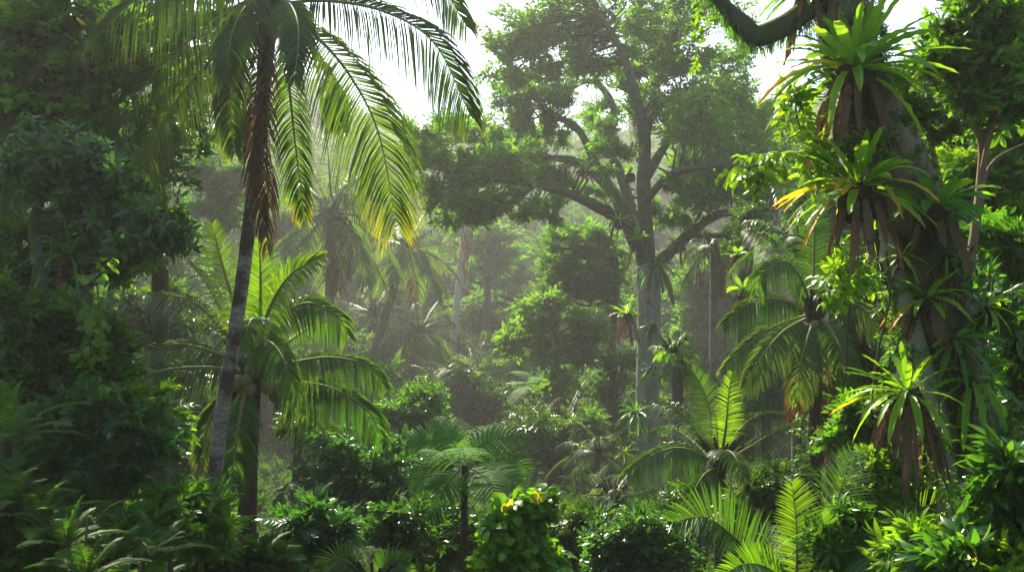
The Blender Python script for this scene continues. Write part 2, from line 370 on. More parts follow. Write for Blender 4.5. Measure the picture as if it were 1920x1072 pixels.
M = dict(
 hero=leafmat('coconut_leaf', (.025, .075, .012), (.05, .115, .014), tip=(.20, .22, .012), tip0=.8, tip1=1.08, tf=.5, rough=.33, spec=0.30),
 hero_tip=leafmat('coconut_leaf_yellowing', (.035, .10, .012), (.07, .14, .014), tip=(.36, .36, .012), tip0=.74, tip1=1.05, tf=.5, rough=.38),
 palm=leafmat('palm_leaf', (.03, .10, .012), (.06, .15, .016), tf=.5, rough=.36, spec=0.30, tip=(.15, .18, .02), tip0=.88, tip1=1.15),
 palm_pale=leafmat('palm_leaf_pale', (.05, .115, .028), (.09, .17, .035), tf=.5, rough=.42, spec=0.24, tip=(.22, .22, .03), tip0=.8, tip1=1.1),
 palm_new=leafmat('palm_leaf_young', (.09, .22, .012), (.15, .30, .016), tf=.54, rough=.4),
 palm_dull=leafmat('palm_leaf_dull', (.035, .085, .022), (.065, .125, .03), tf=.5, rough=.45, spec=0.21, tip=(.20, .16, .03), tip0=.78, tip1=1.08),
 dead=leafmat('dead_frond', (.085, .048, .024), (.16, .095, .05), trans=(1.3, .9, .6), tf=.25, rough=.75, spec=0.09),
 deadstrap=leafmat('dead_fern_frond', (.05, .028, .016), (.15, .092, .055), trans=(1.1, .85, .6), tf=.12, rough=.7, spec=0.12, spots=(.03, .014, .008)),
 rib=leafmat('midrib', (.12, .13, .035), (.17, .17, .05), tf=.05, rough=.65, spec=.15),
 treefern=leafmat('tree_fern_leaf', (.055, .17, .03), (.085, .22, .04), tf=.5, rough=.65, spec=.12, jit=(.9, 1.12), rib=(.10, .17, .05)),
 fern=leafmat('fern_leaf', (.03, .11, .012), (.06, .16, .016), tf=.5, rough=.55, spec=0.18),
 nest=leafmat('birds_nest_leaf', (.075, .20, .012), (.13, .28, .014), tf=.48, rough=.38, spec=0.30, tip=(.25, .15, .02), tip0=.84, tip1=1.12, rib=(.16, .17, .03), spots=(.11, .14, .012)),
 nest_gold=leafmat('birds_nest_leaf_ageing', (.20, .26, .014), (.34, .29, .016), tf=.5, rough=.42, tip=(.48, .22, .015), tip0=.5, tip1=.98, spots=(.26, .12, .01), rib=(.2, .15, .03)),
 nest_dark=leafmat('dark_strap_leaf', (.025, .11, .014), (.05, .17, .018), tf=.5, rough=.32, spec=0.30, tip=(.18, .2, .03), tip0=.88, tip1=1.2, rib=(.08, .15, .03)),
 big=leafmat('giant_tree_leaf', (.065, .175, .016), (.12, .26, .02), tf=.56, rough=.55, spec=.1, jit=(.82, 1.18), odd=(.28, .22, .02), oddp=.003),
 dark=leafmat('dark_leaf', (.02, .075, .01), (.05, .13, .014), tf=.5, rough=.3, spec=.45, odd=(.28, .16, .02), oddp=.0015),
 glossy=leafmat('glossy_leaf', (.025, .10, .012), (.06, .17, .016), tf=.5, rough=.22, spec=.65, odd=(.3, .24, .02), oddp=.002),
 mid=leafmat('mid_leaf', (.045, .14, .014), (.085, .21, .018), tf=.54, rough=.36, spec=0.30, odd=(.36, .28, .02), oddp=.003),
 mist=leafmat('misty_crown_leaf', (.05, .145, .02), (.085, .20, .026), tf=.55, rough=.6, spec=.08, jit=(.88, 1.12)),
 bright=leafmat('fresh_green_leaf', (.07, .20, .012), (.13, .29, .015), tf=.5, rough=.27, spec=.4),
 lime=leafmat('sunlit_lime_leaf', (.085, .22, .012), (.16, .30, .015), tf=.5, rough=.38, odd=(.5, .35, .02), oddp=.008),  # light green leaf; for the lit right-hand crowns sunlight is put into the colour
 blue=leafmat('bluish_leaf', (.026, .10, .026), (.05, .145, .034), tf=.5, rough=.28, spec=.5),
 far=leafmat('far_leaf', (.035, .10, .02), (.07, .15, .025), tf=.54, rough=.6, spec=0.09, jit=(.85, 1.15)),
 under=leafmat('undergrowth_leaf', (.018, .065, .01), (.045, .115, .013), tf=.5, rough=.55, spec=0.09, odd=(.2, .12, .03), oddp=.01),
 tipred=leafmat('young_red_leaf', (.34, .20, .025), (.30, .33, .03), tf=.5, rough=.3, spec=0.36),
 yellow=leafmat('yellow_leaf', (.5, .26, .02), (.6, .36, .03), tf=.5, rough=.4),
 coco=barkmat('coconut_bark', (.20, .155, .125), (.34, .275, .23), lich=(.42, .38, .33), rings=9, moss=(.075, .05, .032), mossamt=.56, scale=2.0, stretch=(2, 2, 2)),
 palmtrunk=barkmat('palm_bark', (.10, .085, .06), (.2, .17, .125), rings=8, moss=(.04, .06, .02), mossamt=.4),
 palmdark=barkmat('palm_bark_dark', (.035, .025, .018), (.09, .065, .04), rings=7, moss=(.03, .04, .015), mossamt=.35),
 bark=barkmat('grey_bark', (.14, .115, .09), (.29, .25, .205), lich=(.38, .35, .3), moss=(.05, .075, .015), mossamt=.35),
 mossy=barkmat('mossy_bark', (.05, .044, .028), (.12, .105, .065), moss=(.05, .075, .014), mossamt=.6),
 giant=barkmat('giant_bark', (.10, .07, .042), (.26, .19, .12), lich=(.32, .26, .18), moss=(.04, .055, .012), mossamt=.42, scale=1.4),
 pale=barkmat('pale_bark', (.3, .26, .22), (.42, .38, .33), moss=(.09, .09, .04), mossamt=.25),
 stem=barkmat('stem_bark', (.045, .042, .026), (.11, .1, .065), moss=(.05, .07, .02), mossamt=.4),
 redbark=barkmat('reddish_stem_bark', (.11, .07, .035), (.23, .155, .085), moss=(.07, .09, .02), mossamt=.3),
 root=barkmat('root_mass', (.03, .018, .012), (.075, .045, .028), bump=1.0),
 nut=barkmat('coconut_husk', (.16, .12, .05), (.25, .2, .08), moss=None),
 soil=barkmat('leaf_litter', (.018, .013, .008), (.06, .042, .024), moss=(.022, .045, .01), mossamt=.85, stretch=(2, 2, 2), scale=1.5),
)
HAZE, SUN_AZ, SUN_EL, SUN_E, SKY_E, EXPO = .0008, -18, 42, 5, .11, 1.5
# ================================================================== builders
def gz(x, y): return float(ground(np.float64(x), np.float64(y)))
def px3(pts, d):
    """list of (px, py[, depth offset]) -> points in the place"""
    return np.array([P(p[0], p[1], d+(p[2] if len(p) > 2 else 0)) for p in pts])
def to_ground(pts, drop=.3):
    e = pts[-1].copy(); z = gz(e[0], e[1])-drop
    return pts if e[2] <= z+.2 else np.vstack([pts, [e[0], e[1], z]])
def palm(name, label, crown, d, fronds=None, trunk=None, tw=.24, n=16, size=3.0, seed=0, leaf='palm', bark='palmtrunk', leafL=.75, droop=.7, w=.026, pairs=56, nuts=0, dead=0, ribs=False, arch=.75, elev=(-25, 80), group=None, twist=0, cat='palm', upr=0, facing=0.0, vee=.15):
    global rng; keep = rng; rng = np.random.default_rng(seed+1000)
    c = P(crown[0], crown[1], d); k_ = KS(d); size *= k_; leafL *= k_; w *= k_; tw *= k_
    if trunk is None: trunk = [(crown[0], crown[1]+2), (crown[0]+rng.uniform(-6, 6), crown[1]+120)]
    tp = to_ground(px3(trunk, d)); base = tp[-1]
    t = thing(name, label, cat, (base[0], base[1], max(base[2], gz(base[0], base[1]))), group)
    g = Geo(); rr = np.linspace(tw*.42, tw*.5, len(tp)); rr[-1] = tw*.7
    cc, r = tube(g, tp, rr, k=12, n=60, rough=.02); g.build('trunk', M[bark], t)
    g = Geo()                                                        # crownshaft fibre and frond bases
    for i in range(14):
        a = i*2.4; v = np.array([math.cos(a), math.sin(a), .9+.5*rng.random()]); s = .12+.14*tw/.24
        tube(g, [c+v*[.4, .4, 0]*tw*.8-UP*.25*s*2, c+v*s*.8, c+v*s*1.6], [.06*tw/.24, .045*tw/.24, .02], k=5, n=6)
    g.build('crown_base', M['palmdark' if leaf != 'hero' else 'stem'], t)
    specs = []
    if fronds:
        for f in fronds: specs.append((px3(f[0], d) if not isinstance(f[0], np.ndarray) else f[0], f[1] if len(f) > 1 else {}))
    else:
        for i in range(n):
            u = (i+.5)/n; az = i*2.399+rng.normal(0, .15); el = math.radians(elev[1]+(elev[0]-elev[1])*u**.85+rng.normal(0, 5))
            l = size*(.72+.28*math.sin(math.pi*min(1, .25+u*.8)))*rng.uniform(.92, 1.08)
            h = np.array([math.cos(az), math.sin(az), 0]); s = np.linspace(0, 1, 6)[:, None]
            dr = arch*(.35+.65*math.cos(el))
            pts = c+l*(h*math.cos(el)*(s-.2*dr*s*s)+UP*(math.sin(el)*s-dr*.62*s**2.2))
            specs.append((pts, {}))
    for pts, kw in specs:
        gl = Geo(); gr = Geo() if ribs else gl
        k = dict(side_ref=(0, -.75, .65) if fronds else None, n=int(pairs*.84), L=leafL, w=w*.62, droop=droop, vee=vee, r0=.035*tw/.24, rmi=0 if ribs else 1); 
        mk = kw.get('mat', leaf); k.update({a: (b*k_ if a == 'L' else b) for a, b in kw.items() if a not in ('mat', 'label')})
        frond(gl, gr, pts, **k)
        f = gl.build('frond', M[mk] if ribs else [M[mk], M['rib']], t)
        if kw.get('label'): f['label'] = kw['label']
        if ribs: gr.build('midrib', M['rib'] if mk != 'dead' else M['dead'], f)
    for i in range(dead):
        az = rng.uniform(0, 6.28); h = np.array([math.cos(az), math.sin(az), 0]); l = size*rng.uniform(.5, .8)
        pts = np.array([c, c+h*.35*tw*3+UP*.05, c+h*(.16*l+tw)-UP*.35*l, c+h*(.12*l+tw)-UP*l])
        gl = Geo(); frond(gl, gl, pts, n=pairs//2, L=leafL*.8, w=w*.8, droop=1.1, rmi=0)
        gl.build('dead_frond', M['dead'], t)
    if nuts:
        for i in range(nuts):
            a = i*2.4+rng.normal(0, .3); g = Geo(); ball(g, c+np.array([math.cos(a)*tw*1.1, math.sin(a)*tw*1.1, -rng.uniform(.15, .6)]), .11*k_, (1, 1, 1.25), k=9, lump=.04); g.build('coconut', M['nut'], t)
    rng = keep
    return t
def crown_tree(name, label, blobs, d, trunk=None, tw=(.3, .15), kind='fine', lod='lo', size=.35, per=7, spr=26, dens=.5, gain=1.4, shoots=4, mat='far', bark='stem', group=None, cat='tree', cr=.4, seed=0, limbs=True, upw=.3, hang=0., flat=.75, tilt=.8, stem_name='trunk', leaf_name='crown', extra=None):
    """blobs: (px, py, radius px[, depth offset]); trunk: pixel polyline from the crown down"""
    global rng; keep = rng; rng = np.random.default_rng(seed+2000); size *= KS(d); tw = (tw[0]*KS(d), tw[1]*KS(d))
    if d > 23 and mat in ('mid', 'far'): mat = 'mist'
    B = np.array([[*P(b[0], b[1], d+(b[3] if len(b) > 3 else 0)), b[2]/F*DM(d)] for b in blobs])
    cen = B[:, :3].mean(0)
    if trunk is None:
        lo = B[np.argmin(B[:, 2])]
        tp = np.array([cen+UP*.2, cen*[1, 1, 0]+np.array([rng.normal(0, .1), rng.normal(0, .1), (cen[2]+gz(cen[0], cen[1]))/2]), cen*[1, 1, 0]+UP*(gz(cen[0], cen[1])-.3)])
    else: tp = to_ground(px3(trunk, d))
    base = tp[-1]; t = thing(name, label, cat, (base[0], base[1], gz(base[0], base[1])), group)
    g = Geo(); w = np.linspace(tw[1], tw[0], len(tp))*.5; c, r = tube(g, tp, w, k=9, n=36, rough=.06)
    cl = clumps(B, per, cr, flat); spr = max(3, int(round(spr*dens))); size = size*gain
    if limbs:
        for q in cl[::2 if len(cl) > 60 else 1]:
            dd = np.linalg.norm(c-q[:3], axis=1)+np.maximum(0, c[:, 2]-q[2]+.1)*1.5; i = int(np.argmin(dd)); a = c[i]
            m = (a+q[:3])/2+np.array([0, 0, -.08*dd[i]])+rng.normal(0, .05*dd[i], 3)
            tube(g, [a, m, q[:3]], [min(r[i]*.55, .05+.02*dd[i]), .03*tw[1]/.15+.008, .008], k=5, n=10, rough=.05)
    sp, sd = [], []
    for b in B:                                                      # long shoots that break the outline
        for q in range(shoots):
            v = rdir(1)[0]; v[2] = abs(v[2])*.8-.15; ln = b[3]*rng.uniform(1.0, 1.55); s = np.linspace(0, 1, 7)[:, None]
            pp = b[:3]+ln*(nrm(v)*s+UP*(.12*s-.3*s*s)); tube(g, pp, [.012, .01, .008, .007, .006, .004, .003], k=4, n=9)
            for f in np.linspace(.45, 1, 7):
                i_ = int(f*6); tg = nrm(pp[i_]-pp[max(0, i_-1)]); sp.append(pp[i_]); sd.append(tg+rng.normal(0, .45, 3)*(f < 1))
    g.build(stem_name, M[bark], t)
    g = Geo(); scatter(g, kind, lod, np.array(sp), nrm(np.array(sd)), size*rng.uniform(.5, .9, len(sp)))
    leafmass(g, cl, spr, kind, lod, size, upw, hang, vz=.7)
    g.build(leaf_name, M[mat], t)
    rng = keep
    return t
def shrub(name, label, blobs, d, **k):
    k.setdefault('cat', 'shrub'); k.setdefault('shoots', 6); k.setdefault('dens', .42); k.setdefault('stem_name', 'stem'); k.setdefault('leaf_name', 'foliage'); k.setdefault('tw', (.09, .04)); k.setdefault('lod', 'mid'); k.setdefault('kind', 'ovate'); k.setdefault('mat', 'dark')
    return crown_tree(name, label, blobs, d, **k)
def nestfern(label, at, d, R, n=26, dead=10, dl=.8, w=.055, mat='nest', el=(8, 72), lean=(0, 0), face=None, arch=.4, seed=0, name='birds_nest_fern', alt=None, alts=(), wave=.16, dead_w=.05, rootr=.2, group='ferns perched on trees', cat='fern', rows=14, rs=(1, 1, .9)):
    global rng; keep = rng; rng = np.random.default_rng(seed+3000); k_ = KS(d); R *= k_; w *= k_; dl *= k_; rootr *= k_; dead_w *= k_
    c = P(*at, d); t = thing(name, label, cat, c, group)
    g = Geo(); ball(g, c-UP*rootr*.5, rootr, rs, k=10, lump=.22); 
    for i in range(10):
        a = rng.uniform(0, 6.28); v = np.array([math.cos(a), math.sin(a), 0]); p = c+v*rootr*.8-UP*rootr*.6
        tube(g, [p, p+v*.05-UP*.12, p+v*.03-UP*rng.uniform(.2, .4)*dl], [.012, .008, .004], k=4, n=7)
    g.build('root_mass', M['root'], t)
    for i in range(n):
        u = (i+.5)/n; a = i*2.399+rng.normal(0, .2); e = math.radians(el[1]+(el[0]-el[1])*u**.8+rng.normal(0, 5))
        v = np.array([math.cos(a)*math.cos(e)+lean[0], math.sin(a)*math.cos(e)+(face or 0), math.sin(e)+lean[1]])
        L = R*rng.uniform(.82, 1.12)*(.8+.2*math.sin(math.pi*u)); g = Geo()
        strap(g, c+nrm(v)*rootr*.3, v, L, w*rng.uniform(.8, 1.15), arch=arch*rng.uniform(.6, 1.4)*(.4+u), wave=wave, twist=rng.normal(0, .25), rows=rows)
        o = g.build('frond', M[alt if i in alts else mat], t)
        if i in alts and alt == 'nest_gold': o['label'] = 'golden brown ageing frond'
    for i in range(dead):
        a = i*2.399+rng.normal(0, .3); v = np.array([math.cos(a)*.5, math.sin(a)*.5, -1.2+rng.normal(0, .15)]); g = Geo()
        p = c+np.array([math.cos(a), math.sin(a), 0])*rootr*.75-UP*rootr*.3
        strap(g, p, v, dl*rng.uniform(.6, 1.15), dead_w*rng.uniform(.5, 1.3), arch=.3, wave=.35, fold=rng.uniform(.3, 1.1), twist=rng.uniform(-1.2, 1.2))
        g.build('dead_frond', M['deadstrap'], t)
    rng = keep
    return t
def tree_fern(label, crown, d, fronds=None, trunk=None, tw=.11, mat='treefern', seed=0, L=.42, n=20, size=1.4, nf=12, m=14, name='tree_fern', group=None, el=(-12, 50), pw=.05):
    global rng; keep = rng; rng = np.random.default_rng(seed+4000); k_ = KS(d); size *= k_; L *= k_; pw *= k_; tw *= k_
    c = P(*crown, d); tp = to_ground(px3(trunk or [(crown[0], crown[1]+3), (crown[0]+2, crown[1]+60)], d)); base = tp[-1]
    t = thing(name, label, 'fern', (base[0], base[1], gz(base[0], base[1])), group)
    g = Geo(); tube(g, tp, np.linspace(tw*.45, tw*.6, len(tp)), k=8, n=30, rough=.08); g.build('trunk', M['palmdark'], t)
    if fronds: specs = [px3(f, d) for f in fronds]
    else:
        specs = []
        for i in range(nf):
            a = i*2.399+rng.normal(0, .2); e = math.radians(el[1]+(el[0]-el[1])*(i+.5)/nf+rng.normal(0, 5)); s = np.linspace(0, 1, 5)[:, None]
            h = np.array([math.cos(a), math.sin(a), 0]); l = size*rng.uniform(.85, 1.1)
            specs.append(c+l*(h*math.cos(e)*s+UP*(math.sin(e)*s-.45*s**2.2)))
    for p in specs:
        g = Geo(); fern_frond(g, p, n=n, L=L, m=m, pw=pw, ref=np.array([0, -.6, .75]) if fronds else UP); g.build('frond', M[mat], t)
    rng = keep
    return t
def vine(label, pts, d, r=.012, leaves=0, size=.16, mat='lime', kind='heart', bark='stem', seed=0, name='hanging_vine', cat='vine', group='vines', spread=.1, lod='mid'):
    global rng; keep = rng; rng = np.random.default_rng(seed+5000); k_ = KS(d); r *= k_; size *= k_; spread *= k_
    p = px3(pts, d); t = thing(name, label, cat, p[-1], group)
    g = Geo(); c, rr = tube(g, p, r, k=5, n=len(p)*8, rough=.12); g.build('stem', M[bark], t)
    if leaves:
        i = rng.integers(0, len(c), leaves); g = Geo(); D = nrm(rdir(leaves)+np.array([0, -.5, -.35]))
        scatter(g, kind, lod, c[i]+rng.normal(0, spread*.5, (leaves, 3)), D, size*rng.uniform(.7, 1.3, leaves), .4); g.build('foliage', M[mat], t)
    rng = keep
    return t
def rosette_fern(label, at, d, R=1.0, n=12, seed=0, mat='fern', name='ground_fern', L=.16, pairs=34, group='ferns on the forest floor', el=(15, 75), w=.014, arch=.6, drop=True):
    """once-divided fern or small palm growing from the ground"""
    global rng; keep = rng; rng = np.random.default_rng(seed+6000); k_ = KS(d); R *= k_; L *= k_; w *= k_
    c = P(*at, d); t = thing(name, label, 'fern', c, group); s = np.linspace(0, 1, 6)[:, None]
    g = Geo(); z0 = min(gz(c[0], c[1])-.1, c[2]-.15); tube(g, [c+UP*.02, (c[0], c[1], (c[2]+z0)/2), (c[0], c[1], z0)], [.03, .045, .06], k=6, n=8, rough=.1); g.build('stem', M['palmdark'], t)
    for i in range(n):
        a = i*2.399+rng.normal(0, .25); e = math.radians(el[1]+(el[0]-el[1])*(i+.5)/n+rng.normal(0, 6)); h = np.array([math.cos(a), math.sin(a), 0]); l = R*rng.uniform(.8, 1.15)
        g = Geo(); frond(g, g, c+l*(h*math.cos(e)*s+UP*(math.sin(e)*s-arch*.6*s**2.2)), n=pairs, L=L, w=w*.7, droop=.15, vee=.05, u0=.1, r0=.008, seg=2, rmi=1)
        g.build('frond', [M[mat], M['rib']], t)
    rng = keep
    return t
# ================================================================== ground, undergrowth, far wood
xs = np.concatenate([np.linspace(-240, -34, 36), np.linspace(-32, 34, 111), np.linspace(36, 240, 36)]); ys = np.concatenate([np.linspace(-44, -2, 14), np.linspace(-1, 60, 103), np.linspace(62, 330, 66)])
X, Y = np.meshgrid(xs, ys); Z = ground(X, Y); nx = len(xs)
g = Geo(); i = np.arange(len(ys)-1)[:, None]*nx; j = np.arange(nx-1)[None]
g.add(np.stack([X, Y, Z], -1).reshape(-1, 3), quads=np.stack([i+j, i+j+1, i+nx+j+1, i+nx+j], -1).reshape(-1, 4))
o = g.build('forest_floor', M['soil']); o['kind'] = 'structure'; o['label'] = 'dark leaf-strewn forest floor sloping into the valley'; o['category'] = 'ground'
def fan(n, y0, y1, margin=1.12):
    y = np.sqrt(rng.uniform(y0**2, y1**2, n)); x = rng.uniform(-1, 1, n)*y*.6*margin; return x, y
g = Geo()
x, y = fan(8000, 4.5, 95)
near = ground(x, y) < CZ-.35*y*.0+99
for kind, lod, sz, frac in (('ovate', 'mid', .42, .35), ('pinnate', 'mid', .6, .35), ('whorl', 'mid', .5, .3)):
    m = rng.random(len(x)) < frac; px_, py_ = x[m], y[m]; k = 7
    hx = np.repeat(px_, k)+rng.normal(0, .25, len(px_)*k); hy = np.repeat(py_, k)+rng.normal(0, .25, len(px_)*k)
    hz = ground(hx, hy)+rng.uniform(.05, 1.15, len(hx))*np.repeat(rng.uniform(.4, 1.15, len(px_)), k)*np.clip(hy/14, .35, 1)
    scatter(g, kind, lod, np.stack([hx, hy, hz], 1), nrm(rdir(len(hx))+UP*.5), sz*rng.uniform(.7, 1.3, len(hx)))
for q in range(420):
    xx, yy = fan(1, 6, 40); c = np.array([xx[0], yy[0], gz(xx[0], yy[0])+.1]); s = np.linspace(0, 1, 5)[:, None]
    for kf in range(6):
        a = kf*1.05+q; h = np.array([math.cos(a), math.sin(a), 0]); l = rng.uniform(.7, 1.3)
        frond(g, g, c+l*(h*.75*s+UP*(.8*s-.6*s**2)), n=18, L=.2, w=.022, droop=.15, u0=.1, r0=.006, seg=2)
stuff(g.build('undergrowth', M['under']), 'dense dark undergrowth of ferns and leaves covering the valley floor', 'undergrowth')
g = Geo(); B = []
for n_, ya, yb, ra, rb, ha, hb in ((230, 66, 110, 2.2, 4.0, .8, 6), (330, 100, 190, 3.2, 5.6, 2, 10), (330, 180, 310, 4.2, 7.5, 4, 12)):
    bb = []
    for q in range(n_):
        y = rng.uniform(ya, yb); x = rng.uniform(-1, 1)*y*.72
        bb.append([x, y, gz(x, y)+rng.uniform(ha, hb), rng.uniform(ra, rb)])
    cl = clumps(np.array(bb), 8, .4, .8); leafmass(g, cl, 15, 'ovate', 'lo', .011*(ya+yb)*.8, .3, vz=.7); B += bb
bb = []
for q in range(60):  # unseen trees behind the camera, added to block low sky light
    a = rng.uniform(2.9, 6.5); rad = rng.uniform(20, 36); x, y = rad*math.cos(a), rad*math.sin(a)
    bb.append([x, y, gz(x, y)+rng.uniform(3, 10), rng.uniform(2., 3.2)])
cl = clumps(np.array(bb), 7, .42, .8); leafmass(g, cl, 15, 'ovate', 'lo', 1.0, .3); B += bb
gt = Geo()
for b in B: tube(g, [b[:3], (b[0], b[1], gz(b[0], b[1])-.3)], [.1, .2], k=5, n=3, mi=1)
stuff(g.build('far_forest', [M['far'], M['stem']]), 'hazy forest covering the hillsides round the valley, with unseen trees added behind the camera', 'forest')

# ================================================================== foreground coconut palm
hf = [
 ([(505, 5), (440, -18), (350, 0, -.3), (250, 35, -.5), (170, 100, -.6), (140, 190, -.6)], dict(L=1.05, droop=1.0, w=.016)),
 ([(508, 20), (425, 85, -.4), (345, 170, -.7), (285, 270, -.9), (258, 385, -1)], dict(L=1.0, mat='hero_tip')),
 ([(505, 20), (420, 70, .6), (340, 130, 1.0), (290, 200, 1.2), (262, 260, 1.3)], dict(L=.8)),
 ([(506, 12), (430, 25, -.8), (350, 80, -1.2), (280, 150, -1.4), (215, 260, -1.5)], dict(L=1.0)),
 ([(508, 0), (430, -40, -1), (330, -30, -1.6), (240, 10, -2), (180, 75, -2.1)], dict(L=.95, droop=.8, w=.015, mat='hero_tip')),
 ([(512, 30), (470, 60, -.5), (440, 130, -.8), (432, 210, -.9), (440, 285, -.9)], dict(L=.5)),
 ([(520, 30), (536, 90, .5), (545, 190, .7), (556, 290, .7), (570, 405, .6)], dict(L=.55, mat='hero_tip')),
 ([(530, 15), (590, 65, -.4), (655, 140, -.7), (710, 250, -.9), (742, 415, -1)], dict(L=1.05, mat='hero_tip')),
 ([(530, 8), (610, 2, -.3), (720, 22, -.4), (815, 82, -.4), (880, 215, -.3)], dict(L=1.0)),
 ([(528, -5), (620, -55, .4), (730, -65, .7), (820, -30, .8), (875, 50, .8)], dict(L=.9)),
 ([(512, 0), (470, 5, -.9), (436, 60, -1.7), (425, 150, -2.0)], dict(L=.5)),
 ([(520, 0), (545, 10, -1.0), (560, 60, -1.9), (552, 150, -2.2)], dict(L=.5)),
 ([(510, -5), (420, -70, .5), (300, -70, 1.0), (215, -20, 1.2), (185, 40, 1.3)], dict(L=.8)),
 ([(515, -10), (470, -120), (400, -210), (320, -250)], dict(L=.8)),
 ([(520, -10), (530, -130, .5), (560, -240, .8), (610, -310, 1)], dict(L=.8)),
 ([(522, -8), (590, -110, -.5), (680, -180, -.8), (770, -190, -1)], dict(L=.8)),
 ([(520, 10), (560, 60, 1), (610, 140, 1.7), (640, 240, 2)], dict(L=.6)),
 ([(515, 15), (470, 80, 1.2), (450, 180, 1.8), (455, 270, 2)], dict(L=.6)),
 ([(512, 30), (488, 90, -.25), (484, 200, -.3), (486, 330, -.3), (494, 430, -.28)], dict(L=.42, mat='dead', droop=1.3, ragged=.35, label='brown dead frond hanging down the trunk')),
 ([(518, 30), (503, 110, -.3), (500, 230, -.35), (502, 350, -.3), (500, 470, -.3)], dict(L=.4, mat='dead', droop=1.3, ragged=.4, label='brown dead frond hanging down the trunk')),
]
palm('coconut_palm', 'tall coconut palm with slender ringed leaning trunk and yellowing frond tips against white sky', (515, 10), 14, hf,
     trunk=[(515, 12), (503, 90), (492, 200), (474, 360), (455, 520), (436, 650), (417, 770), (404, 880), (395, 960), (383, 1060), (372, 1130)], tw=.25, leaf='hero', bark='coco', pairs=140, w=.022, droop=.7, seed=1, ribs=True, nuts=7)
bf = [
 ([(470, 665), (445, 590), (418, 500, .2), (398, 422, .4)], dict(mat='palm_new', droop=.25)),
 ([(478, 660), (487, 580), (488, 500), (484, 448)], dict(mat='palm_new', droop=.2)),
 ([(482, 660), (505, 580, -.3), (545, 515, -.6), (605, 482, -.8)], dict(mat='palm_new', droop=.35)),
 ([(485, 668), (525, 600, -.3), (575, 568, -.5), (630, 590, -.7), (650, 625, -.7)], dict(mat='palm')),
 ([(488, 675), (540, 640, .8), (590, 610, 1.4), (640, 610, 1.8)], {}),
 ([(490, 690), (550, 680, -.3), (620, 670, -.6), (690, 685, -.8), (720, 722, -.9)], dict(L=.62)),
 ([(490, 700), (560, 715, -.3), (630, 730, -.6), (690, 770, -.8), (716, 825, -.8)], dict(L=.72)),
 ([(488, 715), (550, 755, -.2), (610, 810, -.3), (655, 875, -.3), (682, 945, -.3)], dict(L=.7, mat='palm_dull')),
 ([(485, 720), (540, 740, .8), (600, 790, 1.5), (640, 850, 1.8)], dict(mat='palm_dull')),
 ([(465, 720), (452, 770, -.9), (440, 850, -1.3), (432, 928, -1.4)], dict(L=.62)),
 ([(462, 700), (400, 690, -.4), (320, 692, -.7), (245, 715, -.8), (205, 765, -.8)], dict(L=.85, mat='palm_dull')),
 ([(460, 690), (400, 660, -.2), (330, 645, -.3), (262, 665, -.3)], dict(L=.5, mat='palm_dull')),
 ([(462, 680), (410, 610), (350, 560, .2), (265, 550, .3)], dict(mat='palm_pale', L=.6)),
 ([(465, 675), (420, 590, .6), (380, 520, .9), (335, 475, 1)], dict(mat='palm_pale', L=.6)),
 ([(475, 670), (500, 640, -1.3), (530, 670, -2.1), (550, 735, -2.4)], dict(L=.6)),
 ([(470, 672), (480, 610, -1.2), (470, 600, -2.0), (455, 650, -2.5)], dict(L=.55, mat='palm')),
 ([(460, 715), (420, 745, -.3), (392, 790, -.5), (378, 860, -.6)], dict(L=.5, mat='palm_dull')),
 ([(478, 690), (470, 610, 1.2), (440, 560, 2.0), (400, 540, 2.4)], {}),
]
palm('coconut_palm', 'bushy coconut palm behind the slender palm trunk with bright upright young fronds', (475, 690), 17, bf, trunk=[(475, 690), (470, 780), (465, 900), (462, 1060)], tw=.4, leaf='palm', bark='palmdark', pairs=84, leafL=.75, w=.027, seed=2, ribs=True, nuts=14)

# ================================================================== hazy palms in the valley
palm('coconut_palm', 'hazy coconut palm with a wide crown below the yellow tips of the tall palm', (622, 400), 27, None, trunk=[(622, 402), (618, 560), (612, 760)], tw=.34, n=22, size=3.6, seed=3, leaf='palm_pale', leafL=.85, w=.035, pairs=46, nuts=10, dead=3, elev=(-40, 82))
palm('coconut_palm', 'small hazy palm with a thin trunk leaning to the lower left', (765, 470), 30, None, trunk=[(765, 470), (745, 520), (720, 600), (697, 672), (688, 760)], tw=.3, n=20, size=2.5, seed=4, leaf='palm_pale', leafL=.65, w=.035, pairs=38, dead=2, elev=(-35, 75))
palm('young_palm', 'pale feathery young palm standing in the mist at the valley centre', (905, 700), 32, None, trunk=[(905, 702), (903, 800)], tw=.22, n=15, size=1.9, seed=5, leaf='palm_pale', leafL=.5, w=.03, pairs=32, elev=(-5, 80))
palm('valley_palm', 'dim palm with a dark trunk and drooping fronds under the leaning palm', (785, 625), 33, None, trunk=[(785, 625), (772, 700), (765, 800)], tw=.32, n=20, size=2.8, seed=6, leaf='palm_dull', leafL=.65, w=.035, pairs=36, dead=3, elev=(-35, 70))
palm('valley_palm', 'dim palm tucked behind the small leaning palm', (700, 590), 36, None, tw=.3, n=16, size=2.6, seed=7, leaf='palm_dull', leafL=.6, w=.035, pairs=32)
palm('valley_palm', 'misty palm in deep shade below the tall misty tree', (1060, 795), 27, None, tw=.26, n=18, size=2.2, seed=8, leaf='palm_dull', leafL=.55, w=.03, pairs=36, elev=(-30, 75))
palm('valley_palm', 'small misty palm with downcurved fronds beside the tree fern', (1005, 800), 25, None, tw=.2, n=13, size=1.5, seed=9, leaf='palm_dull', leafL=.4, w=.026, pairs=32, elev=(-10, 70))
palm('valley_palm', 'low spreading palm at the foot of the giant tree trunk', (1120, 850), 23, None, tw=.2, n=15, size=1.7, seed=10, leaf='palm_dull', leafL=.45, w=.026, pairs=34, elev=(-15, 70))
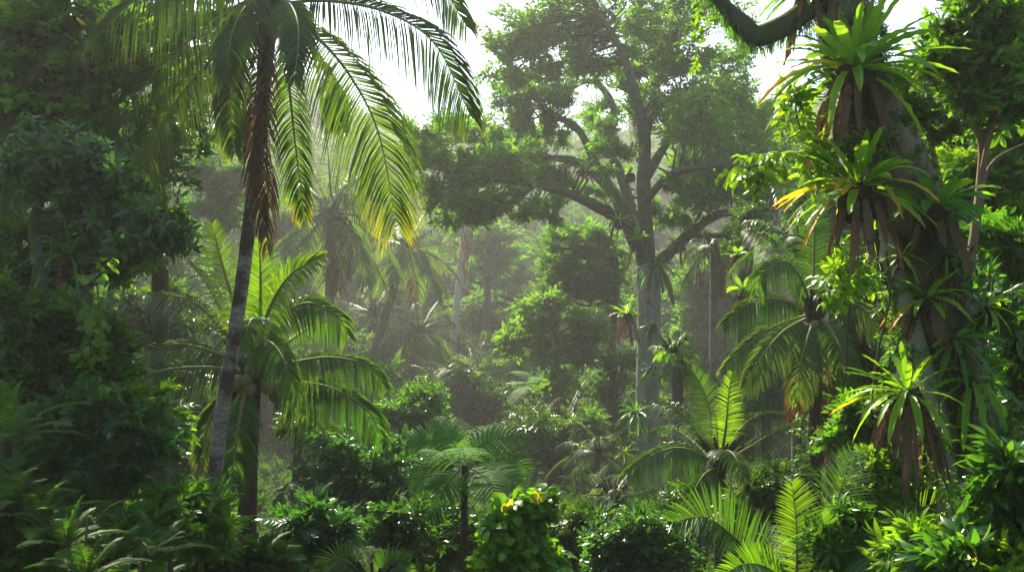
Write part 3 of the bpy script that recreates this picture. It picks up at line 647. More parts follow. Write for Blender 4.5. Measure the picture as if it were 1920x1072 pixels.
palm('valley_palm', 'low palm with a yellowed frond right of the bright-leaved shrub', (1150, 935), 19, None, tw=.18, n=11, size=1.2, seed=11, leaf='palm_dull', leafL=.36, w=.022, pairs=34, elev=(0, 65), dead=2)
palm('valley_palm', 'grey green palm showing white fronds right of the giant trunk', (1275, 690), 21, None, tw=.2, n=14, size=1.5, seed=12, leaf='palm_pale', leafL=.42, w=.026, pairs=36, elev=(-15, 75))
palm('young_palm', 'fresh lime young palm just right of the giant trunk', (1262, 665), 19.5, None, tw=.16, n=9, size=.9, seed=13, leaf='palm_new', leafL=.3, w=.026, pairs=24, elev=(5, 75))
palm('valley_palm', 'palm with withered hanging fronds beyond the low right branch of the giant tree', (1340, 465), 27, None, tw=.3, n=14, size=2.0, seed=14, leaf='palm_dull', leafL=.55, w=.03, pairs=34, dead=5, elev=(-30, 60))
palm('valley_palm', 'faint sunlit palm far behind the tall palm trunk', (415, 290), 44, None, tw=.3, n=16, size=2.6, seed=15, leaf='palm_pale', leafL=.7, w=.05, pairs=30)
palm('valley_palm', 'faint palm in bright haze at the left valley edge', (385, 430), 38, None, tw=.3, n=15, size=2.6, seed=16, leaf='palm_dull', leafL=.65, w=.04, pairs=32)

# ================================================================== right side palms
rf = [
 ([(1515, 585), (1460, 562, -.3), (1410, 566, -.5), (1358, 605, -.6)], dict(L=.5)),
 ([(1512, 592), (1455, 610, -.5), (1405, 645, -.8), (1357, 692, -.9)], dict(L=.48, mat='palm_pale')),
 ([(1516, 595), (1470, 620, -.8), (1430, 665, -1.3), (1397, 722, -1.5)], dict(L=.5, mat='palm_pale')),
 ([(1525, 600), (1512, 640, -.8), (1500, 690, -1.1), (1496, 745, -1.2)], dict(L=.5, mat='palm_dull')),
 ([(1535, 595), (1560, 620, -.7), (1578, 660, -1.1), (1592, 715, -1.2)], dict(L=.5)),
 ([(1540, 585), (1580, 565, -.2), (1620, 580, -.3), (1655, 625, -.3)], dict(L=.5, mat='palm_dull')),
 ([(1528, 575), (1526, 510), (1527, 440), (1530, 370)], dict(L=.6, droop=.3)),
 ([(1522, 575), (1500, 520, -.3), (1470, 490, -.6), (1430, 510, -.8), (1420, 545, -.8)], dict(L=.55)),
 ([(1520, 578), (1480, 500, .2), (1440, 450, .4), (1400, 430, .5)], dict(L=.55, mat='palm_dull')),
 ([(1533, 578), (1560, 510, .2), (1600, 470, .3), (1640, 470, .3)], dict(L=.5)),
 ([(1535, 580), (1580, 530, .8), (1630, 520, 1.2), (1670, 550, 1.4)], dict(L=.5)),
 ([(1524, 580), (1505, 520, 1), (1470, 480, 1.6), (1430, 480, 2)], dict(L=.5)),
 ([(1530, 600), (1545, 640, .4), (1552, 700, .5), (1556, 760, .5)], dict(L=.4, mat='palm_dull')),
 ([(1520, 605), (1500, 660, .3), (1488, 730, .4), (1484, 790, .4)], dict(L=.35, mat='dead', droop=1.2, ragged=.2)),
 ([(1532, 605), (1540, 680, -.1), (1538, 780, -.1), (1536, 860, -.1)], dict(L=.35, mat='dead', droop=1.3, ragged=.3)),
]
palm('coconut_palm', 'coconut palm with cascading grey green fronds left of the fern-covered trunk', (1527, 590), 15, rf, trunk=[(1527, 590), (1530, 700), (1528, 820), (1526, 960)], tw=.24, bark='palmdark', pairs=70, w=.019, seed=20, ribs=True, nuts=6)
mf = [
 ([(1340, 868), (1290, 842, -.5), (1240, 845, -.9), (1172, 885, -1.2)], dict(L=.5)),
 ([(1345, 862), (1336, 800), (1322, 740), (1298, 692)], dict(L=.5, droop=.3)),
 ([(1352, 860), (1362, 790, -.2), (1366, 740, -.3), (1372, 700, -.3)], dict(L=.34, droop=.2, mat='palm_new')),
 ([(1355, 862), (1378, 790, .2), (1400, 735, .3), (1432, 700, .4)], dict(L=.45, droop=.35)),
 ([(1342, 862), (1300, 800, .2), (1265, 765, .3), (1228, 755, .4)], dict(L=.48)),
 ([(1340, 865), (1290, 820, .8), (1250, 800, 1.2), (1215, 815, 1.4)], dict(L=.45)),
 ([(1358, 866), (1410, 835, .2), (1450, 810, .3), (1500, 790, .3)], dict(L=.36, mat='palm_dull')),
 ([(1360, 872), (1410, 880, -.2), (1450, 905, -.3), (1490, 960, -.4)], dict(L=.5, mat='palm_dull')),
 ([(1352, 868), (1362, 845, -.9), (1378, 855, -1.5), (1396, 895, -1.8)], dict(L=.45, mat='palm_pale')),
 ([(1345, 875), (1320, 890, -.5), (1300, 925, -.8), (1292, 970, -.9)], dict(L=.4, mat='palm_dull')),
 ([(1352, 862), (1390, 800, .9), (1430, 775, 1.4), (1470, 775, 1.7)], dict(L=.4)),
]
palm('feather_palm', 'short dark-trunked palm with arching fronds right of the giant trunk', (1350, 872), 14, mf, trunk=[(1350, 872), (1352, 940), (1350, 1020)], tw=.2, bark='palmdark', pairs=62, w=.016, seed=21, ribs=True)
kf = [
 ([(1470, 1110), (1420, 1050), (1370, 1000, -.1), (1320, 968, -.2), (1264, 978, -.3)], dict(L=.46)),
 ([(1490, 1110), (1494, 1040), (1492, 970), (1485, 905)], dict(L=.34, mat='palm_new')),
 ([(1515, 1115), (1545, 1010, .1), (1572, 930, .2), (1596, 848, .3)], dict(L=.4)),
 ([(1470, 1100), (1450, 1030, .3), (1425, 1000, .5), (1402, 1005, .6)], dict(L=.25, mat='palm_dull')),
 ([(1530, 1120), (1542, 1060, -.3), (1545, 1000, -.4), (1540, 960, -.5)], dict(L=.25)),
 ([(1490, 1110), (1440, 1065, -.5), (1390, 1058, -.8), (1345, 1090, -1)], dict(L=.28, mat='palm_new')),
 ([(1530, 1120), (1590, 1050, .2), (1640, 1020, .3), (1690, 1020, .4)], dict(L=.3)),
 ([(1525, 1120), (1570, 1080, -.5), (1620, 1080, -.8), (1660, 1110, -.9)], dict(L=.3)),
]
palm('areca_palm', 'foreground clump of stiff ribbed palm fronds below the short dark-trunked palm', (1500, 1120), 7.4, kf, tw=.1, bark='palmtrunk', pairs=52, w=.0125, droop=.14, seed=22, ribs=True, vee=.35)
palm('areca_palm', 'small palm with two arching fronds left of the bright-leaved shrub', (700, 1100), 9, [
 ([(690, 1100), (660, 1060), (630, 1045), (600, 1068)], dict(L=.28, mat='palm_pale')), ([(705, 1100), (715, 1070), (735, 1048), (765, 1050)], dict(L=.26)), ([(700, 1100), (690, 1050, .2), (668, 1025, .4), (640, 1030, .5)], dict(L=.2)), ([(702, 1100), (720, 1060, .4), (750, 1060, .6), (775, 1085, .8)], dict(L=.25))], tw=.08, pairs=36, w=.013, droop=.2, seed=23, vee=.3)
palm('areca_palm', 'yellow green arching palm at the foot of the fern-covered trunk', (1660, 1060), 8.2, [
 ([(1660, 1060), (1680, 1000), (1720, 955), (1790, 935)], dict(L=.3, mat='palm_new')), ([(1658, 1060), (1650, 990, .3), (1670, 930, .5), (1720, 900, .6)], dict(L=.28)), ([(1655, 1060), (1640, 1000, .2), (1610, 960, .3), (1570, 950, .3)], dict(L=.26)), ([(1665, 1060), (1720, 1010, .3), (1770, 1000, .4), (1820, 1020, .5)], dict(L=.26))], tw=.08, pairs=44, w=.011, droop=.2, seed=24, vee=.25)
palm('feather_palm', 'sunlit palm fan showing between the fern-covered trunk and the forked sapling', (1775, 300), 17, None, tw=.2, n=14, size=1.9, seed=25, leaf='palm_pale', leafL=.6, w=.024, pairs=50, elev=(-10, 75))
palm('feather_palm', 'narrow palm crown rising behind the cascading palm', (1500, 470), 18, None, tw=.22, n=12, size=2.0, seed=26, leaf='palm', leafL=.6, w=.024, pairs=44, elev=(0, 80))

# ================================================================== tree ferns
tree_fern('tree fern with a flat umbrella of lacy fronds on a thin dark trunk', (872, 868), 14, [
 [(870, 866), (850, 830), (832, 800, .2), (812, 782, .4)], [(866, 868), (830, 838), (795, 818), (760, 818)],
 [(876, 866), (905, 828), (945, 815), (992, 818)], [(878, 868), (920, 858), (962, 858), (998, 885)],
 [(874, 864), (895, 825, .6), (915, 806, 1.0), (930, 796, 1.3)], [(864, 872), (825, 870), (790, 880), (762, 905)],
 [(866, 876), (840, 900, -.3), (812, 935, -.5), (790, 972, -.6)], [(880, 876), (905, 890, -.6), (925, 915, -1.0), (935, 950, -1.2)],
 [(872, 866), (868, 840, -.9), (865, 845, -1.4), (862, 872, -1.9)], [(882, 872), (925, 885, -.4), (960, 900, -.6), (985, 932, -.7)],
 [(870, 864), (860, 820, .8), (855, 795, 1.3), (850, 780, 1.7)], [(864, 868), (835, 850, -.7), (815, 850, -1.2), (800, 870, -1.5)]],
 trunk=[(872, 868), (870, 960), (870, 1090)], tw=.12, L=.44, n=16, seed=1, pw=.036, m=16)
tree_fern('smaller shaded tree fern left of the tree fern on the thin dark trunk', (790, 905), 17, None, seed=2, size=1.1, nf=10, L=.3, tw=.1, mat='fern')
tree_fern('pale tree fern with few fronds in the misty centre below the misty tree', (1000, 720), 30, None, seed=3, size=1.6, nf=9, L=.42, n=14, m=8, tw=.12, pw=.07)
tree_fern('dark lacy tree fern under the drooping coconut fronds', (590, 905), 16, None, seed=4, size=1.0, nf=10, L=.3, tw=.1, mat='fern')

# ================================================================== the giant tree
D = 25.0
limbs = [
 ([(1216, 560), (1208, 480), (1180, 425), (1120, 388, -.4), (1055, 358, -.9), (1000, 346, -1.2), (940, 336, -1.5), (880, 346, -1.7), (835, 352, -1.8)], (.6, .52, .45, .34, .26, .2, .15, .1, .05)),
 ([(1004, 347, -1.2), (965, 378, -1.4), (935, 402, -1.6), (905, 412, -1.7), (896, 420, -1.7)], (.17, .13, .1, .07, .04)),
 ([(1196, 470), (1165, 390), (1128, 335, .5), (1080, 305, .9), (1040, 297, 1.2), (1005, 300, 1.4)], (.5, .44, .36, .28, .22, .14)),
 ([(1130, 338, .5), (1098, 265, .9), (1075, 235, 1.1), (1035, 215, 1.2), (1012, 190, 1.3), (1020, 158, 1.3), (1050, 142, 1.2)], (.32, .28, .25, .22, .18, .13, .08)),
 ([(1035, 215, 1.2), (990, 180, 1.6), (960, 182, 1.8), (935, 170, 2.0)], (.15, .1, .08, .05)),
 ([(1195, 440), (1165, 330, 1.2), (1135, 265, 1.8), (1150, 200, 2.2), (1115, 155, 2.5), (1075, 165, 2.6), (1060, 200, 2.6)], (.4, .34, .3, .24, .2, .15, .08)),
 ([(1217, 540), (1212, 430), (1206, 340), (1208, 260, -.2), (1192, 180, -.4), (1165, 95, -.5), (1120, 20, -.6), (1090, -60, -.7)], (.5, .46, .42, .36, .3, .22, .15, .08)),
 ([(1206, 345), (1240, 285, .8), (1285, 225, 1.4), (1325, 160, 1.9), (1390, 125, 2.4)], (.32, .27, .22, .15, .06)),
 ([(1208, 380), (1255, 330, -.8), (1320, 312, -1.4), (1385, 300, -1.8), (1440, 280, -2)], (.28, .24, .2, .14, .05)),
 ([(1228, 500), (1262, 468, -.3), (1305, 428, -.6), (1350, 402, -.8), (1400, 400, -1), (1450, 388, -1.1)], (.38, .34, .28, .22, .15, .06)),
 ([(1290, 442, -.5), (1330, 442, -.9), (1365, 446, -1.1), (1395, 456, -1.3)], (.15, .13, .1, .06)),
 ([(1207, 270), (1232, 160, .4), (1262, 75, .7), (1305, -10, 1)], (.28, .22, .15, .07)),
 ([(1200, 300), (1186, 220, 1.4), (1222, 150, 2), (1228, 90, 2.3), (1215, 30, 2.5)], (.26, .22, .18, .12, .06)),
 ([(1300, 428, -.6), (1330, 350, .2), (1360, 290, .8), (1420, 230, 1.4)], (.18, .14, .1, .05)),
 ([(1150, 200, 2.2), (1100, 120, 2.8), (1050, 60, 3.1), (1010, 20, 3.3)], (.2, .15, .1, .05)),
 ([(880, 346, -1.7), (855, 318, -1.8), (830, 300, -1.9), (795, 290, -2)], (.08, .06, .05, .03)),
]
trk = px3([(1226, 1000), (1219, 930), (1216, 860), (1214, 750), (1215, 640), (1217, 560), (1217, 500)], D)
trk = np.vstack([[trk[0][0], trk[0][1], gz(trk[0][0], trk[0][1])-.4], trk])
t = thing('giant_tree', 'giant old tree with a pale trunk and huge twisting mossy limbs in the valley centre', 'tree', (trk[1][0], trk[1][1], gz(trk[1][0], trk[1][1])))
g = Geo(); tube(g, trk, np.array([.75, .62, .42, .37, .345, .33, .35, .33])*KS(D), k=16, n=60, rough=.04)
for a in (0.4, 1.7, 3.0, 4.2, 5.4):
    v = np.array([math.cos(a), math.sin(a), 0]); b = trk[2]; tube(g, [b+v*.2+UP*.6, b+v*.45-UP*.1, b+v*.8-UP*.9, b+v*1.2-UP*1.4], [.1, .16, .15, .07], k=7, n=12)
g.build('trunk', M['bark'], t)
skel = []
for pts, rr in limbs:
    g = Geo(); c, r = tube(g, px3(pts, D), np.array(rr)*.46*KS(D), k=12, n=len(pts)*12, rough=.16); g.build('limb', M['mossy'], t); skel.append((c, r))
SK = np.vstack([s[0] for s in skel]); SR = np.concatenate([s[1] for s in skel])
blob = [(1000, 55, 60), (1080, 50, 75), (935, 100, 48), (955, 175, 50, 1), (1000, 120, 55), (1060, 160, 50, 1), (1120, 95, 70), (1160, 30, 75), (1230, 50, 70, 1), (1180, 150, 50, 1), (1290, 95, 60), (1340, 150, 60, 1), (1370, 60, 55), (1265, 175, 55), (1330, 225, 70, -1), (1400, 250, 75), (1440, 330, 60, -1), (1380, 325, 60), (1310, 290, 55, 1), (1255, 235, 40, 1), (965, 250, 42, 1), (910, 262, 42, -1), (850, 268, 45, -1.5), (805, 300, 35, -2), (780, 262, 30, -2), (855, 325, 38, -1.7), (905, 372, 40, -1.6), (950, 318, 32, -1.4), (862, 382, 36, -1.8), (1010, 262, 42, 1.4), (1045, 235, 38, 1.3), (1090, 300, 30, 2), (1130, 215, 45, 2.5), (1000, 315, 34, 1.2), (1285, 372, 45, -.8), (1345, 360, 50, 0), (1425, 390, 42, -1), (1060, 350, 26, 1), (1110, 350, 26, 2), (1250, 400, 32, 1), (1400, 430, 30, -1), (1145, 295, 30, -1), (1450, 225, 45, 1), (1060, -40, 70), (1180, -60, 80), (1300, -30, 70), (985, 385, 26, -1.5), (920, 310, 40, -1.4), (985, 300, 40, -.8), (890, 400, 30, -1.7), (830, 350, 36, -1.8), (1040, 395, 24, -1), (1030, 330, 30, .6), (990, 215, 40, 1.2), (1120, 250, 40, 1.5), (1200, 220, 45, .6), (1240, 130, 50, 1), (1370, 200, 50, .8), (1290, 330, 45, 1)]
B = np.array([[*P(b[0], b[1], D+(b[3] if len(b) > 3 else 0)), b[2]/F*DM(D)] for b in blob])
cl = np.vstack([clumps(B[i:i+1], 13*min(1.25, (blob[i][2]/58)**1.4), .4, .9) for i in range(len(B))])
g = Geo(); gb = Geo()
for q in cl:
    dd = np.linalg.norm(SK-q[:3], axis=1)+np.maximum(0, SK[:, 2]-q[2])*.5; i = int(np.argmin(dd)); a = SK[i]; m = (a+q[:3])/2+rng.normal(0, .12*dd[i], 3)
    tube(gb, [a, m, q[:3]], [min(SR[i]*.5, .02+.025*dd[i]), .02, .007], k=4, n=9, rough=.08, mi=1)
g = Geo(); i = rng.integers(0, len(SK), 700)
leafmass(g, np.hstack([SK[i]+UP*(SR[i]*.6)[:, None]+rng.normal(0, .05, (700, 3)), np.full((700, 1), .17), SK[i]]), 6, 'fine', 'lo', .26, .3); g.build('moss', M['fern'], t)
leafmass(gb, cl, 20, 'ovate', 'lo', .45*KS(D), .3, .05, vz=.85); gb.build('crown', [M['big'], M['mossy']], t)
for i, (at, R, lab, kw) in enumerate([
 ((1192, 772), .7, 'dense round fern clump low on the pale giant trunk', dict(n=34, dead=4, dl=.4, mat='nest_dark', w=.04, el=(-55, 70), face=-.35)),
 ((1176, 590), .65, 'bright fern with a brown skirt at mid height on the pale giant trunk', dict(n=22, dead=12, dl=.7, mat='nest', w=.045)),
 ((1194, 452), .6, 'upright bright fern in the fork of the giant tree', dict(n=18, dead=3, mat='nest', w=.05, el=(25, 80))),
 ((1232, 500), .8, 'dark drooping fern just below the fork of the giant tree', dict(n=30, dead=8, dl=.9, mat='nest_dark', w=.045, el=(-30, 60), arch=.6, face=-.3)),
 ((1172, 848), .6, 'yellowish fern near the foot of the giant trunk', dict(n=26, dead=3, dl=.3, mat='nest', w=.035, el=(-40, 60), face=-.3)),
 ((1138, 388), .55, 'small fern on top of the long left limb of the giant tree', dict(n=18, dead=0, mat='nest', w=.03, el=(10, 80))),
 ((1252, 345), .5, 'small broad-leaved fern beside the upper right limb of the giant tree', dict(n=12, dead=0, mat='nest_dark', w=.06, el=(10, 70))),
 ((1222, 610), .5, 'little fern on the shaded side of the pale giant trunk above mid height', dict(n=14, dead=4, dl=.5, mat='nest_dark', w=.035, el=(-30, 60), face=-.3)),
 ((1095, 318), .5, 'fern riding the second left limb of the giant tree', dict(n=16, dead=3, dl=.4, mat='nest', w=.035, el=(5, 75))),
 ((1275, 458), .5, 'fern at the base of the low right limb of the giant tree', dict(n=16, dead=4, dl=.5, mat='nest_dark', w=.04, el=(-10, 65))),
 ((1160, 415), .5, 'fern between the two left limbs of the giant tree', dict(n=16, dead=5, dl=.6, mat='nest', w=.04, el=(0, 70), face=-.2)),
 ((1222, 690), .42, 'fern tuft on the pale giant trunk just above the dense fern clump', dict(n=12, dead=3, dl=.4, mat='nest_dark', w=.03, el=(-40, 55), face=-.35)),
 ((1180, 328), .5, 'single upright pale fern above the forked limbs of the giant tree', dict(n=8, dead=0, mat='nest', w=.055, el=(40, 85))),
]): nestfern(lab, at, D-.35, R, seed=50+i, rows=9, rootr=.16, **kw)

# ================================================================== the fern-covered trunk on the right
D = 9.0
t = thing('mossy_tree', 'massive dark leaning trunk carrying big ferns in the right foreground', 'tree', (*P(1830, 1000, D)[:2], gz(*P(1830, 1000, D)[:2])))
tp = px3([(1556, -190), (1572, -60), (1585, 60), (1606, 150), (1642, 240), (1684, 330), (1712, 420), (1738, 520), (1765, 640), (1790, 750), (1815, 860), (1838, 980)], D); tp = to_ground(tp, .5)
g = Geo(); tube(g, tp, [.27, .28, .29, .3, .32, .345, .36, .365, .36, .37, .38, .42, .5], k=20, n=110, rough=.07); g.build('trunk', M['giant'], t)
g = Geo(); tube(g, px3([(1662, 430, -.2), (1668, 490, -.25), (1690, 560, -.28), (1712, 640, -.3), (1735, 700, -.3), (1762, 790, -.3), (1790, 900, -.3), (1812, 1000, -.25), (1830, 1080, -.2)], D), [.06, .1, .13, .12, .1, .1, .11, .13, .15], k=10, n=60, rough=.09)
o = g.build('fused_stem', M['pale'], t); o['label'] = 'paler stem grown along the lit side of the trunk'
g = Geo(); tube(g, px3([(1800, 480, -.35), (1806, 600, -.4), (1808, 760, -.42), (1802, 900, -.42), (1800, 1090, -.4)], D), [.025, .035, .04, .04, .05], k=7, n=40, rough=.06); g.build('aerial_root', M['stem'], t)
g = Geo(); tube(g, px3([(1712, 640, -.3), (1700, 665, -.35), (1688, 690, -.4), (1680, 720, -.45)], D), [.035, .03, .025, .02], k=6, n=14, rough=.1); g.build('aerial_root', M['pale'], t)
for q in range(4):
    x0 = 1735+q*14; g = Geo(); tube(g, px3([(x0, 400+q*9, -.36), (x0+14, 520+q*8, -.4), (x0+30+rng.uniform(-8, 8), 700, -.4), (x0+60, 860, -.42), (x0+75, 1000, -.45)], D), [.008, .011, .012, .012, .014], k=5, n=30, rough=.15); g.build('aerial_root', M['stem'], t)
g = Geo(); c, r = tube(g, px3([(1565, -30), (1520, 10, -.1), (1470, 48, -.2), (1420, 68, -.2), (1392, 48, -.2), (1365, 20, -.2), (1335, -15, -.2), (1300, -60, -.2)], D), [.14, .12, .105, .11, .09, .075, .06, .05], k=10, n=60, rough=.14); g.build('limb', M['mossy'], t)
g = Geo()
for q in range(520):
    i = rng.integers(4, 52); p = c[i]+rng.normal(0, .03, 3)-UP*r[i]*.6; strap(g, p, np.array([rng.normal(0, .15), rng.normal(0, .15), -1]), rng.uniform(.05, .2), .005, arch=.1, rows=4)
g.build('hanging_moss', M['mid'], t)
g = Geo(); cl = []                                                   # moss tufts and tiny leaves on the shaded bark
cc = spline(tp, 200)
for q in range(900):
    i = rng.integers(10, 195); a = rng.uniform(2.4, 7.0); p = cc[i]+np.array([math.cos(a), math.sin(a), 0])*.355; cl.append([*p, .05, *cc[i]])
leafmass(g, np.array(cl), 5, 'fine', 'lo', .085, .2); g.build('moss', M['fern'], t)
nestfern('largest fern, high on the mossy trunk, with a long skirt of dead fronds', (1600, 135), 8.55, 1.06, n=46, dead=20, dl=.72, w=.06, el=(-5, 78), seed=1, face=-.12, rootr=.2, alt='nest_gold', alts=(30, 33), dead_w=.05, wave=.18)
nestfern('golden green fern on the left edge of the mossy trunk with orange hanging fronds', (1612, 358), 8.45, .98, n=40, dead=13, dl=.62, w=.045, el=(-12, 74), lean=(-.38, .05), seed=2, face=-.2, rootr=.22, alt='nest_gold', alts=(15, 19, 22, 24, 26, 28, 30, 31, 32, 33), dead_w=.042)
nestfern('plain green fern on the right side of the mossy trunk level with the golden fern', (1748, 392), 8.45, .72, n=20, dead=6, dl=.5, w=.065, mat='nest_dark', el=(0, 70), lean=(.25, 0), seed=3, face=-.25, rootr=.16, alt='nest', alts=(2, 5, 8))
nestfern('thin-leaved fern at mid height on the mossy trunk with yellow drooping leaves', (1738, 560), 8.45, .55, n=18, dead=5, dl=.5, w=.04, el=(-15, 65), seed=4, face=-.3, rootr=.1, alt='nest_gold', alts=(14, 16, 17))
nestfern('star-shaped strap-leaved plant on the dark side of the mossy trunk', (1790, 635), 8.4, .5, n=16, dead=0, w=.04, mat='nest_dark', el=(-60, 60), seed=5, face=-.4, rootr=.07, name='strap_leaf_plant', cat='plant')
nestfern('spreading lime fern jutting left from the mossy trunk over a ragged brown skirt', (1702, 738), 8.3, .72, n=30, dead=14, dl=.7, w=.036, el=(-15, 70), lean=(-.5, .0), seed=6, face=-.15, rootr=.17, alt='nest_gold', alts=(22, 25))
nestfern('lowest fern of the mossy trunk with serrated drooping leaves', (1822, 712), 8.35, .6, n=14, dead=0, w=.045, el=(-50, 50), seed=7, face=-.35, rootr=.08, arch=.6, alt='nest_dark', alts=(1, 3, 5), wave=.3)
nestfern('fern perched out of the sun at the top of the mossy trunk', (1520, -25), 8.9, .7, n=18, dead=8, dl=.6, w=.04, mat='nest_dark', el=(-20, 60), seed=8, rootr=.15)
for i, (at, R, n, lab, kw) in enumerate([
 ((1660, 250), .3, 10, 'tiny fern on the shaded bark right below the big fern skirt', dict(mat='nest_dark', w=.03)),
 ((1690, 480), .32, 11, 'small narrow fern on the lit edge of the mossy trunk under the golden fern', dict(mat='nest', w=.022)),
 ((1775, 480), .34, 12, 'small tuft of strap leaves on the mossy trunk under the plain green fern', dict(mat='nest_dark', w=.022)),
 ((1760, 800), .34, 12, 'little fern low on the lit edge of the mossy trunk', dict(mat='nest', w=.025)),
 ((1835, 830), .36, 12, 'dark tuft low on the shaded face of the mossy trunk', dict(mat='nest_dark', w=.028)),
 ((1850, 575), .34, 10, 'fern tuft on the far right bark edge of the mossy trunk', dict(mat='nest', w=.03)),
]): nestfern(lab, at, 8.5, R, n=n, dead=2, dl=.25, seed=90+i, el=(-45, 65), face=-.3, rootr=.05, rows=10, **kw)
# ================================================================== trees of the middle distance
crown_tree('misty_tree', 'rounded misty tree with a soft crown in the middle of the valley', [(1000, 600, 45), (1040, 590, 45), (1080, 625, 45), (1000, 650, 50), (1060, 670, 55), (1100, 660, 35), (1030, 560, 30), (965, 640, 24), (1110, 620, 26), (1040, 715, 26)], 27, kind='ovate', size=.46, per=7, spr=20, cr=.27, hang=.25, mat='mid', tw=(.3, .2), seed=1)
crown_tree('misty_tree', 'lighter leafy tree reaching up behind the giant trunk on its left', [(1060, 460, 32), (1095, 450, 35), (1130, 470, 35), (1050, 500, 32), (1090, 505, 42), (1130, 520, 28), (1050, 540, 25), (1100, 545, 28)], 28, trunk=[(1150, 470), (1156, 540), (1148, 640), (1150, 760)], kind='ovate', size=.48, per=8, spr=20, cr=.29, mat='mid', tw=(.3, .22), seed=2, bark='mossy')
crown_tree('misty_tree', 'soft green domed tree in the mist right of the giant trunk', [(1310, 520, 40), (1340, 545, 40), (1295, 565, 42), (1340, 595, 48), (1300, 620, 40), (1360, 560, 35), (1330, 640, 40)], 32, kind='pinnate', size=.65, per=9, spr=18, cr=.33, mat='mid', tw=(.4, .25), seed=3)
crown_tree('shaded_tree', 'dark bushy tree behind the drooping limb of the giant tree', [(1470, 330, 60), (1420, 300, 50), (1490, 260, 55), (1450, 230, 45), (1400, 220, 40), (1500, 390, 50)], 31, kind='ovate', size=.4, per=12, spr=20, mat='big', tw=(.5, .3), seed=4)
t4 = crown_tree('perch_tree', 'slim dark tree wrapped in ferns and creepers beyond the cascading palm', [(1400, 425, 28), (1380, 460, 20), (1430, 440, 24), (1410, 395, 22)], 20, trunk=[(1405, 420), (1398, 480), (1395, 560), (1398, 760)], kind='ovate', size=.22, per=9, spr=16, mat='dark', tw=(.4, .34), seed=5, bark='mossy')
nestfern('fern clasping the slim dark tree left of the cascading palm', (1392, 545), 19.7, .5, n=18, dead=8, dl=.5, seed=70, mat='nest', face=-.3, rootr=.14)
nestfern('small fern high on the slim dark tree beyond the cascading palm', (1382, 480), 19.7, .4, n=14, dead=3, dl=.4, seed=71, mat='nest', face=-.3, rootr=.1)
for lab, tr, d, w, mat, bl in [
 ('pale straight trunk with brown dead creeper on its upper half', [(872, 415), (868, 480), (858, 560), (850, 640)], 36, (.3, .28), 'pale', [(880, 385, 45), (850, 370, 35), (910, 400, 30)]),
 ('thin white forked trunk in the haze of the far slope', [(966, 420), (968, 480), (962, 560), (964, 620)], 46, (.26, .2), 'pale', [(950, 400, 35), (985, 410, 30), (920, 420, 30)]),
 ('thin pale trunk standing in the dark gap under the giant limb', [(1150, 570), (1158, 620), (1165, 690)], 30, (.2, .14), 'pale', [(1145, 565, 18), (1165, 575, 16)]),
 ('slender grey trunk in the dark behind the left leafy bushes', [(226, 470), (214, 520), (205, 570), (196, 632), (190, 720)], 17, (.2, .15), 'bark', [(235, 465, 40), (260, 480, 35), (205, 470, 30)]),
 ('short ringed trunk half hidden by the drooping coconut fronds', [(562, 800), (557, 860), (553, 945)], 18.5, (.2, .17), 'palmtrunk', [(560, 790, 22), (585, 800, 20), (540, 800, 20)]),
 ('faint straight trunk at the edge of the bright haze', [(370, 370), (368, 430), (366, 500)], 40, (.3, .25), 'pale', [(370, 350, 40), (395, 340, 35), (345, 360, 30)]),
]: crown_tree('slender_tree', lab, bl, d, trunk=tr, tw=w, bark=mat, kind='ovate', size=.4 if d > 25 else .26, per=8, spr=14, mat='far' if d > 25 else 'dark', seed=int(d*7), limbs=True)
g = Geo(); vt = thing('dead_creeper', 'brown dead creeper hanging on the pale straight trunk', 'creeper', P(872, 420, 35.7))
for q in range(60): strap(g, P(872+rng.normal(0, 7), 415+rng.uniform(0, 90), 35.7+rng.uniform(-.2, .1)), np.array([rng.normal(0, .08), 0, -1]), rng.uniform(.9, 2.4), .05, arch=.1, rows=6)
g.build('foliage', M['dead'], vt)
